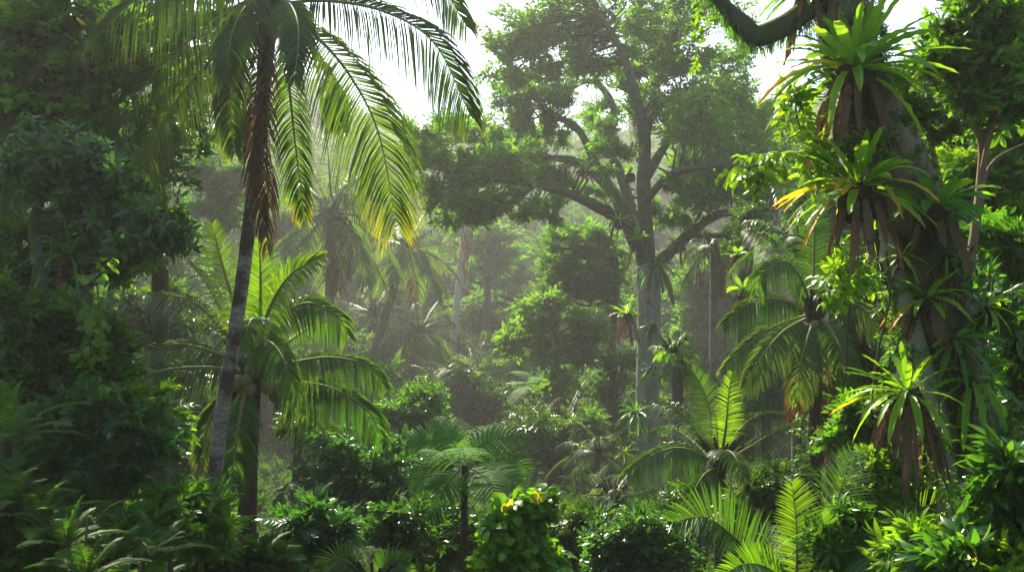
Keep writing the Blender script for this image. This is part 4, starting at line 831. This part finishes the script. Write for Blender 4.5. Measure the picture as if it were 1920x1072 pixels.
for lab, bl, d, mt, kd, s in [
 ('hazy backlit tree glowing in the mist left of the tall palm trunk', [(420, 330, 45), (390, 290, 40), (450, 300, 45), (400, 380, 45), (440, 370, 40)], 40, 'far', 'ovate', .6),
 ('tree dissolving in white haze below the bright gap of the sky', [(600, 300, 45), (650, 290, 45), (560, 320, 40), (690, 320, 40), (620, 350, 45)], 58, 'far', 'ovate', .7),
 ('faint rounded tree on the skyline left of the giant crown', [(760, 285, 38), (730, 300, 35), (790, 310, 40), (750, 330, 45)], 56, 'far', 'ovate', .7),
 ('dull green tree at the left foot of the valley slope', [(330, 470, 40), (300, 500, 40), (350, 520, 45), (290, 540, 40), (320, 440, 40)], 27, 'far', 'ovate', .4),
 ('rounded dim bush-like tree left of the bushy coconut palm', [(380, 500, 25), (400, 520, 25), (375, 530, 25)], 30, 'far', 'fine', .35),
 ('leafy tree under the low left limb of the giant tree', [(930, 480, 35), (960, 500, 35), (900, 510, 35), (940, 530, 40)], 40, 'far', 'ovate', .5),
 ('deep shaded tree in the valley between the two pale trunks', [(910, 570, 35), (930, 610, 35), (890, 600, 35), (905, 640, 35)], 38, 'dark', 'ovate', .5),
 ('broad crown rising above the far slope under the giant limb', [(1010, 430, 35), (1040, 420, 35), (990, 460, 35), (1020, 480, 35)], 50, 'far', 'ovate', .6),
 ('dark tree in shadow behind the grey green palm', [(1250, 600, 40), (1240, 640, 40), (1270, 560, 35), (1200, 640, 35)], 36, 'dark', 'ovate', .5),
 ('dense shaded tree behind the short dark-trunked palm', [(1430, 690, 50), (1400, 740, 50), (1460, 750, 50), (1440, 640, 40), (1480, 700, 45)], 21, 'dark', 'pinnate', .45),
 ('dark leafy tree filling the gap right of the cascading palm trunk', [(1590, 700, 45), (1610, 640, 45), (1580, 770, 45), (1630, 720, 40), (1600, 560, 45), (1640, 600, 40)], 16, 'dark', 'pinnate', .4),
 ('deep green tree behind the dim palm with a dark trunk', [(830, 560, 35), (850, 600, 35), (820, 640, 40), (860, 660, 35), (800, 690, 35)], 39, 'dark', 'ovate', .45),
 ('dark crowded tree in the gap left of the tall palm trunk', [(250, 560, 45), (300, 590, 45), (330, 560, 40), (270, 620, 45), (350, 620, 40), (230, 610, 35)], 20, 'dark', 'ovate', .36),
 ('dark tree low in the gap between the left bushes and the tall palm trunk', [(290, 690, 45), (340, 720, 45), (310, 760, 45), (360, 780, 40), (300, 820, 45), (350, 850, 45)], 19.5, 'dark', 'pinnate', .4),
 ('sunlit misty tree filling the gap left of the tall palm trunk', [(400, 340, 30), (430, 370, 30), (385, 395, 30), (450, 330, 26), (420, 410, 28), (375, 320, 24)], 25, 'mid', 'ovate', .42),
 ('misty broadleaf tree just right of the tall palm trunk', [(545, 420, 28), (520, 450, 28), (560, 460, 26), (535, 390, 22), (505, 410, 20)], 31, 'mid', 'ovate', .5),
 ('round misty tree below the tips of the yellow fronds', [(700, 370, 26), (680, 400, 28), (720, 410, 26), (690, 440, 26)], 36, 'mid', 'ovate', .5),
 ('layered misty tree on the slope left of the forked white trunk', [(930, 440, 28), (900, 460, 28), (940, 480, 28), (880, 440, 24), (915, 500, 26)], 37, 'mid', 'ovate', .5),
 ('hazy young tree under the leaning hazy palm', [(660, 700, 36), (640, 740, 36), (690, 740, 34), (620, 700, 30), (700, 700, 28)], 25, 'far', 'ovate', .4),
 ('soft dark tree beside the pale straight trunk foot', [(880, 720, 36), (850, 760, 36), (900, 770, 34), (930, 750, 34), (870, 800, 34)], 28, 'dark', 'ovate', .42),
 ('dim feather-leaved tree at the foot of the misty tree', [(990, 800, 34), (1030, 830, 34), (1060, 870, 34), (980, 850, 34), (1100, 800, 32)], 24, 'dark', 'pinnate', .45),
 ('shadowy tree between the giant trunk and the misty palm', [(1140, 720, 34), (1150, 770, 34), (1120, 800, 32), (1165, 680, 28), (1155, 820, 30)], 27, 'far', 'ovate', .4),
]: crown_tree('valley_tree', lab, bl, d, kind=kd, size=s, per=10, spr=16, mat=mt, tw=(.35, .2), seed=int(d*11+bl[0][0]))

# ================================================================== left side: dark trees, leafy bushes
LK = dict(cat='tree')
crown_tree('dark_tree', 'large dark tree with a forked black trunk in the top left corner', [(60, 40, 70), (130, 70, 60), (40, 120, 60), (170, 130, 60), (90, 180, 60), (210, 40, 55), (190, 210, 55), (30, 230, 60), (120, -20, 70), (240, 120, 45)], 13, trunk=[(60, -260), (28, -40), (22, 80), (20, 180), (14, 320), (10, 500), (8, 700)], tw=(.5, .42), kind='ovate', lod='mid', size=.36, per=9, spr=15, cr=.34, mat='mid', bark='mossy', seed=31)
t = bpy.data.objects.get('dark_tree'); g = Geo(); tube(g, px3([(20, 172), (50, 160, -.2), (78, 132, -.3), (100, 106, -.4), (118, 92, -.4)], 13), [.16, .14, .13, .12, .1], k=8, n=24, rough=.08); tube(g, px3([(78, 132, -.3), (110, 150, .2), (135, 180, .5)], 13), [.06, .05, .03], k=6, n=12); g.build('limb', M['mossy'], t)
crown_tree('dark_tree', 'airy tree with white sky showing through its leaves behind the left palm fronds', [(330, 60, 60), (290, 130, 55), (380, 130, 50), (270, 30, 60), (340, 190, 55), (400, 40, 45), (280, 230, 55), (360, 260, 45), (320, -60, 60)], 18, trunk=[(320, -200), (300, 60), (305, 200), (296, 330), (300, 480)], tw=(.4, .26), kind='ovate', lod='mid', size=.34, per=9, spr=13, cr=.34, mat='glossy', bark='mossy', seed=32)
crown_tree('dark_tree', 'second dark tree close behind the forked black trunk', [(230, 260, 60), (180, 300, 60), (120, 260, 60), (260, 320, 50), (60, 290, 60), (310, 330, 50), (150, 150, 60), (210, 20, 70)], 16, trunk=[(200, -160), (190, 240), (200, 330), (170, 450), (160, 560)], tw=(.3, .22), kind='ovate', lod='mid', size=.28, per=11, spr=14, mat='dark', bark='mossy', seed=33)
crown_tree('leafy_tree', 'glossy broad-leaved young tree above the left bushes with pale crooked stems', [(60, 290, 45), (110, 280, 45), (160, 300, 40), (210, 330, 45), (60, 340, 45), (250, 380, 45), (130, 350, 45), (290, 400, 40), (300, 460, 35), (240, 450, 45), (180, 400, 45), (330, 440, 25)], 10.5, trunk=[(80, 360), (62, 430), (72, 500), (60, 600), (66, 760)], tw=(.2, .1), kind='whorl', lod='hi', size=.3, per=8, spr=9, gain=1., cr=.34, mat='glossy', bark='mossy', seed=34)
crown_tree('leafy_tree', 'small tree with black leaning stems below the glossy young tree', [(120, 470, 35), (170, 480, 40), (60, 440, 35), (220, 500, 40), (90, 540, 35), (30, 520, 40)], 11, trunk=[(135, 400), (118, 470), (122, 540), (130, 640), (128, 760)], tw=(.22, .14), kind='ovate', lod='mid', size=.26, per=9, spr=12, mat='dark', bark='mossy', seed=35)
nestfern('long-leaved strap plant hanging on the black leaning stems', (130, 480), 10.4, .75, n=20, dead=3, dl=.5, w=.028, mat='nest_dark', seed=72, el=(-10, 75), arch=.6, rootr=.1, name='strap_leaf_plant', cat='plant')
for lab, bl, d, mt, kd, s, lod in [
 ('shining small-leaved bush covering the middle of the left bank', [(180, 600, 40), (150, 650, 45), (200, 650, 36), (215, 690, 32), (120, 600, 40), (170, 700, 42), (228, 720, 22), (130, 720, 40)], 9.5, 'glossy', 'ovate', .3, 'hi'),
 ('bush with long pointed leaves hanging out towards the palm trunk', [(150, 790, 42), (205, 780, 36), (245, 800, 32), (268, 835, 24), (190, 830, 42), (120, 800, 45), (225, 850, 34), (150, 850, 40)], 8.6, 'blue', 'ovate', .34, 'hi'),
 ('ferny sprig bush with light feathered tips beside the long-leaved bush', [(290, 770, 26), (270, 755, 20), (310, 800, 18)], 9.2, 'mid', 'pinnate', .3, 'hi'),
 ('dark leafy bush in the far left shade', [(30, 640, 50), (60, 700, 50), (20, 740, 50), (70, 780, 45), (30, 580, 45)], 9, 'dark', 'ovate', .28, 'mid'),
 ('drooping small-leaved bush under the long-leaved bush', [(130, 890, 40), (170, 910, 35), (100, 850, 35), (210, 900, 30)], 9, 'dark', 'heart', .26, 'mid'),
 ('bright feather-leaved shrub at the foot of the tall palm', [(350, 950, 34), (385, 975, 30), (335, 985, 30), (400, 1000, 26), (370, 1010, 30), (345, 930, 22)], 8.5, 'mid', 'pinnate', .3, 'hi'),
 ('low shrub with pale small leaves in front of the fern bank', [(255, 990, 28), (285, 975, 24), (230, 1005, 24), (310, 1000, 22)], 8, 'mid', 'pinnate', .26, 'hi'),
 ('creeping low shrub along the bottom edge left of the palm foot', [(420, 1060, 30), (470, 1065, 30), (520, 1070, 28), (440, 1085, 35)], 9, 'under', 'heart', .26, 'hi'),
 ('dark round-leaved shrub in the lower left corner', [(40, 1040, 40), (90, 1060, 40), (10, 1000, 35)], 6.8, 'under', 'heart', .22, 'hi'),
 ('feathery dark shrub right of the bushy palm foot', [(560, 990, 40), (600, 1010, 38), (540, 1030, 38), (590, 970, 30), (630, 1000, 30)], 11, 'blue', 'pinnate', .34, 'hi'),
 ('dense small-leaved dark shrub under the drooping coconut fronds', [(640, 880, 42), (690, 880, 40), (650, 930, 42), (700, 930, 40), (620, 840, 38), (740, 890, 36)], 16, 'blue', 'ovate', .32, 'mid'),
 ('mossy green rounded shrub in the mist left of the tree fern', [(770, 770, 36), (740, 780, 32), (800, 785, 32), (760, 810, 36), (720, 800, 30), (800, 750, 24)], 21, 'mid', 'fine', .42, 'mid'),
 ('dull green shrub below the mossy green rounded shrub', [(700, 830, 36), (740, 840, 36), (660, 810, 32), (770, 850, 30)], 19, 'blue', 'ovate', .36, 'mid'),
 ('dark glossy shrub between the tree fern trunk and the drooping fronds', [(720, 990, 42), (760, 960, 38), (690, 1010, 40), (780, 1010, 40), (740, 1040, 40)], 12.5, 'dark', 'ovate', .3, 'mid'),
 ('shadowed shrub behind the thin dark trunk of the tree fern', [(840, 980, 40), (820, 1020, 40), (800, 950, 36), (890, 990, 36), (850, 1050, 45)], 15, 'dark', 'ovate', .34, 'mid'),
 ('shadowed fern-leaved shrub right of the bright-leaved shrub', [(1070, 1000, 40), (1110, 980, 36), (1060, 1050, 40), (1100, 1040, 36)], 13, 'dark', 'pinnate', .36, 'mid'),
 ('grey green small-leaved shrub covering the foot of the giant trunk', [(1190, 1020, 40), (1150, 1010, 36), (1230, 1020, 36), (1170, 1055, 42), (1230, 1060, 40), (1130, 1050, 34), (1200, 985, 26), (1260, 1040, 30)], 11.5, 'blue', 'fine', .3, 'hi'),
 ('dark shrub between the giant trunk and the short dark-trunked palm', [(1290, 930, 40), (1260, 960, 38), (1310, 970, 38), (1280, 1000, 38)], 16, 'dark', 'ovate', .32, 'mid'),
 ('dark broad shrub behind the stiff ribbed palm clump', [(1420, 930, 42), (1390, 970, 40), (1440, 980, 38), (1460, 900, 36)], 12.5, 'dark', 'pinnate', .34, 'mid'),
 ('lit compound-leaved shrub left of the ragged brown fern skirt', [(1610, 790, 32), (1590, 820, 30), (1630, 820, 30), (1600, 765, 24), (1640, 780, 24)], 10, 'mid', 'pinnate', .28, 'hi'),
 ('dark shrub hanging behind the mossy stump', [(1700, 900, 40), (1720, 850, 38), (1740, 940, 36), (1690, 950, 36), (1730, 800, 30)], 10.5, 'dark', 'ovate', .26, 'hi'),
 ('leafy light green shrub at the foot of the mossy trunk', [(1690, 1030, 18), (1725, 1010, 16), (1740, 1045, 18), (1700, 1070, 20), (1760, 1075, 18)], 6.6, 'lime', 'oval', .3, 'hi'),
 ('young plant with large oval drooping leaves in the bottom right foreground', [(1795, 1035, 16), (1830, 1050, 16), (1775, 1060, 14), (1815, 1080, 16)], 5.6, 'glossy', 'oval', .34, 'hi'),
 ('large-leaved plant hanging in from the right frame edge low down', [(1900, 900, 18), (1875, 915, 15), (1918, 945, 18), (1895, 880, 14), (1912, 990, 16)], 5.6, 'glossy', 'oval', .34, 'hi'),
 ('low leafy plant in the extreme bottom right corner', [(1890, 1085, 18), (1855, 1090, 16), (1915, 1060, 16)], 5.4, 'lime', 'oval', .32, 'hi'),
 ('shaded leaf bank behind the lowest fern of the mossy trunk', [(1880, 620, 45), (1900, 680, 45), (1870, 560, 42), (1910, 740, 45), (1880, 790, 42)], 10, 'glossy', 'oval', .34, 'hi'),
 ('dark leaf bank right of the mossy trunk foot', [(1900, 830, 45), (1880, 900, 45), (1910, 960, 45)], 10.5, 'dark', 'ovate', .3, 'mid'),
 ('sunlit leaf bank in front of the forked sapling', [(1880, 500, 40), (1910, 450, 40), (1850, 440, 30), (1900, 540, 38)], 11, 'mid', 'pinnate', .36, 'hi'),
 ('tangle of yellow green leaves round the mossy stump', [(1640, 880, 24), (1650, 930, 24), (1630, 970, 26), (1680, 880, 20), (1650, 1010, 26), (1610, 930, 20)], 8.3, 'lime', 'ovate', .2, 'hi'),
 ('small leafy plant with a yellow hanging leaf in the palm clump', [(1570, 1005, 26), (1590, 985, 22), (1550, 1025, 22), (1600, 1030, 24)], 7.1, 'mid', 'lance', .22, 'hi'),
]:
    o = shrub('leafy_shrub', lab, bl, d, kind=kd, size=s, per=(3 if kd == 'oval' and d < 7 else 7) if lod == 'hi' else 9, spr=(7 if kd == 'oval' and d < 7 else 10) if lod == 'hi' else 12, cr=.36, gain=1.0 if kd in ('lance', 'oval') else 1.2, hang=.2 if kd in ('lance', 'oval') else .05, mat=mt, lod=lod, seed=int(d*13+bl[0][0]))
# the bright shrub with young red leaves
o = shrub('bright_shrub', 'bright big-leaved shrub with yellow and red young leaves in the bottom centre', [(935, 990, 18), (965, 985, 18), (1005, 965, 20), (950, 1030, 24), (1000, 1020, 24), (920, 1055, 22), (980, 1060, 26), (1030, 1070, 18), (1008, 948, 10), (953, 964, 10)], 8, kind='heart', size=.27, per=3, spr=5, shoots=3, mat='bright', gain=1.0, lod='hi', seed=77)
g = Geo()
for a, b in ((950, 955), (958, 958), (945, 962), (1001, 940), (1008, 936), (1016, 941), (1010, 945)):
    p = P(a, b, 7.85); V, Fc = place(*leaf_hi(.3, .15, .3), np.array([p]), np.array([[rng.normal(0, .25), rng.normal(0, .3), 1.]]), np.array([[rng.normal(0, .3), -1., .2]]), np.array([rng.uniform(.08, .12)])); g.add(V, quads=Fc)
x = g.build('young_leaves', M['tipred'], o); x['label'] = 'yellow and red young leaves at the shoot tips'
g = Geo(); yl = thing('dry_leaf', 'single folded yellow leaf hanging in the palm clump', 'leaf', P(1566, 955, 7.0))
strap(g, P(1566, 972, 7.0), np.array([.1, -.1, -1]), .22, .05, arch=.1, fold=.8, rows=10); g.build('blade', M['yellow'], yl)

# ================================================================== ferns on the ground
for i, (at, d, R, n, mt, lab) in enumerate([
 ((20, 955), 6.9, .62, 13, 'fern', 'tall fern clump at the left frame edge'), ((75, 990), 6.8, .6, 13, 'fern', 'broad dark fern in the lower left corner behind the round-leaved shrub'),
 ((125, 1025), 6.6, .55, 12, 'fern', 'arching fern in front of the broad dark fern'), ((215, 1050), 6.9, .5, 12, 'fern', 'low fern below the pale small-leaved low shrub'),
 ((165, 1085), 6.2, .5, 12, 'fern', 'bright fern cut by the bottom edge at the far left'), ((290, 1050), 7.2, .55, 12, 'fern', 'fern between the bottom edge and the palm foot'),
 ((200, 950), 8.5, .7, 12, 'fern', 'shaded fern under the drooping small-leaved bush'), ((15, 830), 7.5, .8, 12, 'fern', 'upright fern high on the left bank by the frame edge'),
 ((480, 1065), 10, .7, 12, 'fern', 'low fern right of the palm foot'), ((640, 1050), 11.5, .8, 12, 'fern', 'dark fern left of the small two-frond palm'),
 ((870, 935), 19, .9, 12, 'fern', 'shaded fern behind the tree fern trunk'), ((1110, 920), 20, 1.0, 12, 'palm_dull', 'dim fern under the low spreading palm'),
 ((1060, 900), 24, 1.1, 12, 'palm_dull', 'grey green fern in the dark middle of the valley'), ((1630, 1060), 7.5, .5, 11, 'fern', 'fern at the base of the mossy stump'),
 ((1880, 840), 8, .5, 11, 'fern', 'small light fern on the bank right of the mossy trunk'), ((930, 900), 22, 1.0, 11, 'palm_dull', 'misty fern right of the tree fern crown'),
 ((820, 720), 30, 1.3, 12, 'palm_dull', 'faint fern in the mist under the deep green tree'), ((960, 880), 26, 1.2, 11, 'palm_dull', 'dark fern at the foot of the misty palm'),
]): rosette_fern(lab, at, d, R, n, seed=i, mat=mt, L=R*.2, pairs=34 if d < 12 else 22, w=.011 if d < 12 else .022)

# ================================================================== right side: saplings, leafy trees, climbers, vines
crown_tree('forked_sapling', 'forked orange-barked sapling with thin branches at the right edge', [(1780, 130, 36), (1830, 110, 40), (1880, 140, 40), (1800, 190, 34), (1860, 60, 42), (1900, 200, 40), (1850, 180, 34), (1790, 60, 30), (1900, 30, 45), (1765, 100, 26), (1840, 10, 40)], 10.2, trunk=[(1800, 185), (1822, 225), (1842, 270), (1838, 350), (1830, 420), (1818, 500), (1808, 580), (1800, 760)], tw=(.13, .085), kind='ovate', lod='hi', size=.3, per=9, spr=9, mat='mid', bark='redbark', seed=41, hang=.25)
t = bpy.data.objects['forked_sapling']; g = Geo()
tube(g, px3([(1838, 340), (1852, 270, -.1), (1868, 220, -.2), (1900, 180, -.2), (1935, 140, -.2)], 10.2), [.035, .032, .028, .02, .015], k=6, n=24, rough=.06)
tube(g, px3([(1838, 350), (1858, 310, .1), (1880, 290, .2), (1925, 268, .2)], 10.2), [.028, .024, .02, .014], k=6, n=20, rough=.06); g.build('limb', M['redbark'], t)
crown_tree('crooked_sapling', 'crooked bare-stemmed sapling just right of the mossy trunk', [(1700, 190, 26), (1730, 215, 22), (1760, 250, 22), (1690, 160, 20)], 9.9, trunk=[(1690, 188), (1722, 210), (1740, 250), (1752, 300), (1762, 350), (1755, 420), (1770, 520)], tw=(.09, .05), kind='ovate', lod='hi', size=.2, per=5, spr=5, mat='dark', bark='redbark', seed=42)
for lab, bl, d, mt, kd, s, tw in [
 ('tall leafy tree filling the upper right corner', [(1880, 60, 60), (1840, 130, 55), (1900, 160, 60), (1860, 230, 55), (1910, 300, 60), (1920, 10, 60), (1820, 60, 40), (1870, 320, 50)], 13, 'mid', 'ovate', .34, (.3, .2)),
 ('sunlit yellow green tree glowing behind the forked sapling', [(1740, 170, 45), (1780, 210, 45), (1730, 230, 40), (1800, 260, 45), (1840, 300, 45), (1760, 130, 35)], 17, 'lime', 'ovate', .32, (.3, .2)),
 ('bright feather-leaved tree below the sunlit yellow green tree', [(1820, 330, 45), (1860, 380, 45), (1800, 390, 40), (1880, 430, 45), (1900, 370, 45)], 13, 'lime', 'pinnate', .42, (.25, .15)),
 ('deep green tree in shade at the right edge below mid height', [(1890, 420, 60), (1880, 500, 60), (1910, 570, 60), (1850, 560, 50), (1900, 650, 60)], 14.5, 'dark', 'pinnate', .42, (.3, .2)),
 ('dark fine-leaved tree high behind the mossy trunk foot', [(1890, 700, 60), (1850, 660, 50), (1870, 760, 60), (1910, 800, 60), (1820, 720, 40)], 14, 'dark', 'fine', .4, (.3, .2)),
 ('shaded tree peeking out left of the golden fern', [(1540, 430, 45), (1580, 400, 45), (1560, 480, 45), (1620, 500, 45), (1600, 440, 40), (1520, 380, 40)], 19, 'dark', 'ovate', .4, (.3, .2)),
]: crown_tree('leafy_tree', lab, bl, d, kind=kd, lod='mid', size=s, per=11, spr=13, mat=mt, tw=tw, seed=int(d*17+bl[0][1]))
for lab, pts, d, r, n, s, mt, kd, nm in [
 ('light green climber hanging from the big fern skirt on the left of the mossy trunk', [(1500, 165), (1492, 200), (1500, 240), (1520, 275), (1545, 300)], 8.7, .012, 46, .3, 'lime', 'ovate', 'climbing_vine'),
 ('leafy spray reaching out left of the golden fern', [(1570, 300, .1), (1500, 295), (1450, 305), (1410, 312), (1405, 330)], 8.6, .01, 46, .26, 'lime', 'heart', 'climbing_vine'),
 ('leafy creeper covering the bark between the two upper ferns', [(1560, 270), (1590, 265, -.1), (1620, 280, -.2), (1650, 300, -.3)], 8.6, .01, 44, .24, 'glossy', 'ovate', 'climbing_vine'),
 ('yellow green creeper dangling below the golden fern skirt', [(1570, 455), (1580, 480), (1575, 520), (1585, 560)], 8.5, .008, 36, .22, 'lime', 'ovate', 'climbing_vine'),
 ('large-leaved creeper left of the pale lit stem', [(1640, 480), (1600, 520), (1570, 540), (1540, 560)], 8.6, .008, 26, .22, 'lime', 'heart', 'climbing_vine'),
 ('small-leaved creeper on the leaning pole beside the mossy trunk', [(1650, 490), (1665, 540), (1690, 600), (1680, 660)], 8.7, .014, 60, .2, 'mid', 'ovate', 'climbing_vine'),
 ('yellow sprays of a climber beside the mossy limb at the top', [(1310, -20), (1300, 40), (1300, 75), (1298, 100)], 8.9, .006, 20, .2, 'lime', 'ovate', 'climbing_vine'),
 ('bare rope vine hanging left of the fern-covered trunk', [(1600, 470), (1598, 520), (1590, 600), (1588, 660), (1586, 700)], 8.8, .013, 0, 0, 'lime', 'ovate', 'hanging_vine'),
 ('thin loose vine hanging beside the leaning pole', [(1662, 470), (1668, 560), (1650, 640), (1640, 700), (1632, 790)], 8.5, .01, 0, 0, 'lime', 'ovate', 'hanging_vine'),
 ('looping vine beside the mossy stump', [(1640, 800), (1630, 850), (1610, 880), (1608, 930)], 8.2, .008, 8, .14, 'lime', 'ovate', 'hanging_vine'),
 ('leaning mossy pole in front of the dark leafy gap', [(1640, 430), (1655, 500), (1678, 560), (1690, 610)], 8.8, .03, 0, 0, 'lime', 'ovate', 'hanging_vine'),
 ('thin liana dropping from the big right limb of the giant tree', [(1320, 430), (1322, 480), (1318, 540)], 24, .012, 10, .3, 'dark', 'ovate', 'hanging_vine'),
 ('knotted grey liana on the dark tree at the left edge', [(70, 440), (82, 560), (66, 640), (60, 720), (64, 820)], 9.4, .035, 14, .22, 'glossy', 'ovate', 'hanging_vine'),
 ('slack liana hanging from the top of the left dark tree', [(150, 60), (165, 150), (150, 240), (170, 330)], 11.5, .012, 12, .2, 'dark', 'ovate', 'hanging_vine'),
 ('long thin liana with small leaves in front of the airy tree', [(245, 170), (238, 260), (250, 350), (235, 430)], 11, .009, 22, .16, 'glossy', 'ovate', 'hanging_vine'),
 ('leafy liana trailing down over the left bushes', [(175, 500), (185, 570), (170, 650), (190, 740)], 8.8, .01, 34, .2, 'mid', 'heart', 'hanging_vine'),
 ('creeper trailing down beside the cascading palm trunk', [(1500, 690), (1508, 760), (1500, 840), (1505, 900)], 14.5, .012, 40, .25, 'mid', 'ovate', 'climbing_vine'),
 ('thin brown vine hanging over the lower mossy trunk', [(1765, 560), (1772, 660), (1760, 760), (1775, 880)], 8.35, .009, 6, .14, 'mid', 'ovate', 'hanging_vine'),
 ('leafy climber wrapping the lower left edge of the mossy trunk', [(1735, 780), (1752, 850), (1780, 930), (1795, 1000)], 8.4, .01, 60, .17, 'mid', 'ovate', 'climbing_vine'),
 ('string of round leaves down the dark side of the mossy trunk', [(1790, 400), (1810, 480), (1825, 560), (1850, 680)], 8.5, .008, 44, .15, 'glossy', 'heart', 'climbing_vine'),
 ('dangling root thread below the plain green fern', [(1752, 440), (1756, 520), (1750, 600)], 8.4, .005, 0, 0, 'mid', 'ovate', 'hanging_vine'),
 ('pair of twisted thin vines right of the aerial roots', [(1862, 520), (1850, 640), (1866, 760), (1858, 880)], 9, .011, 14, .18, 'mid', 'ovate', 'hanging_vine'),
 ('thin liana beside the knotted grey liana', [(100, 440), (88, 540), (100, 600), (84, 690)], 9.3, .01, 0, 0, 'lime', 'ovate', 'hanging_vine'),
]: vine(lab, pts, d, r, n, s, mt, kd, seed=int(pts[0][0]+pts[0][1]), name=nm)
t = thing('mossy_stump', 'mossy dead stump wrapped in climbers under the ragged brown fern skirt', 'stump', (*P(1660, 1080, 8.5)[:2], gz(*P(1660, 1080, 8.5)[:2])))
g = Geo(); tube(g, to_ground(px3([(1664, 800), (1662, 850), (1664, 920), (1668, 1000), (1662, 1070)], 8.5)), [.06, .085, .09, .1, .12, .16], k=10, n=40, rough=.12); tube(g, px3([(1690, 830, .2), (1692, 900, .1), (1684, 980), (1672, 1040)], 8.5), [.04, .06, .06, .07], k=8, n=24, rough=.12); g.build('trunk', M['mossy'], t)
for lab, pts, d in [('bare brown twig leaning up out of the fern bank', [(160, 1040), (180, 980), (205, 950), (238, 935)], 6.4), ('arching bare twig in front of the palm foot', [(262, 1080), (285, 1040), (310, 1015), (345, 1005)], 6.6)]:
    t = thing('fallen_twig', lab, 'twig', P(*pts[0], d)); g = Geo(); tube(g, to_ground(px3(pts[::-1], d)), [.004, .006, .008, .01, .012], k=5, n=24, rough=.1); g.build('stick', M['redbark'], t)

# ================================================================== air, light, camera
me = bpy.data.meshes.new('haze'); x0, x1, y0, y1, z0, z1 = -245, 245, -48, 336, -12, 78
V = [(x, y, z) for x in (x0, x1) for y in (y0, y1) for z in (z0, z1)]
me.from_pydata(V, [], [(0, 1, 3, 2), (4, 6, 7, 5), (0, 4, 5, 1), (2, 3, 7, 6), (0, 2, 6, 4), (1, 5, 7, 3)])
hz = bpy.data.objects.new('haze', me); C.objects.link(hz); stuff(hz, 'pale morning mist filling the valley', 'haze')
m, nt, out = newmat('morning_mist'); pv = nt.nodes.new('ShaderNodeVolumePrincipled'); pv.inputs['Color'].default_value = (.98, .97, .94, 1); pv.inputs['Density'].default_value = HAZE; pv.inputs['Anisotropy'].default_value = .4
nt.links.new(pv.outputs[0], out.inputs['Volume']); me.materials.append(m)
AZ, EL = math.radians(SUN_AZ), math.radians(SUN_EL)
sv = Vector((math.sin(AZ)*math.cos(EL), math.cos(AZ)*math.cos(EL), math.sin(EL)))
L = bpy.data.lights.new('sun', 'SUN'); L.energy = SUN_E; L.angle = math.radians(.5); L.color = (1, .90, .72)
lo = bpy.data.objects.new('sun', L); C.objects.link(lo); lo.rotation_euler = sv.to_track_quat('Z', 'Y').to_euler(); lo.location = (0, 0, 40)
S = bpy.context.scene; w = bpy.data.worlds.new('World'); S.world = w; w.use_nodes = True; nt = w.node_tree
sk = nt.nodes.new('ShaderNodeTexSky'); sk.sky_type = 'NISHITA'; sk.sun_disc = False; sk.sun_elevation = EL; sk.sun_rotation = AZ; sk.air_density = 1; sk.dust_density = 1.2
bg = nt.nodes['Background']; bg.inputs['Strength'].default_value = SKY_E; nt.links.new(sk.outputs[0], bg.inputs['Color'])
cd = bpy.data.cameras.new('camera'); cam = bpy.data.objects.new('camera', cd); C.objects.link(cam); S.camera = cam
cam.location = (0, 0, CZ); cam.rotation_euler = (math.pi/2, 0, 0); cd.sensor_width = 36; cd.lens = 36*F/1920; cd.clip_end = 2000; cd.clip_start = .05
v = S.view_settings; v.view_transform = 'Standard'; v.look = 'None'; v.gamma = 1; v.exposure = EXPO
c = S.cycles; c.max_bounces = 6; c.diffuse_bounces = 3; c.glossy_bounces = 2; c.transmission_bounces = 4; c.volume_bounces = 1; c.transparent_max_bounces = 4; c.use_denoising = True; c.caustics_reflective = False; c.caustics_refractive = False; c.sample_clamp_indirect = 6
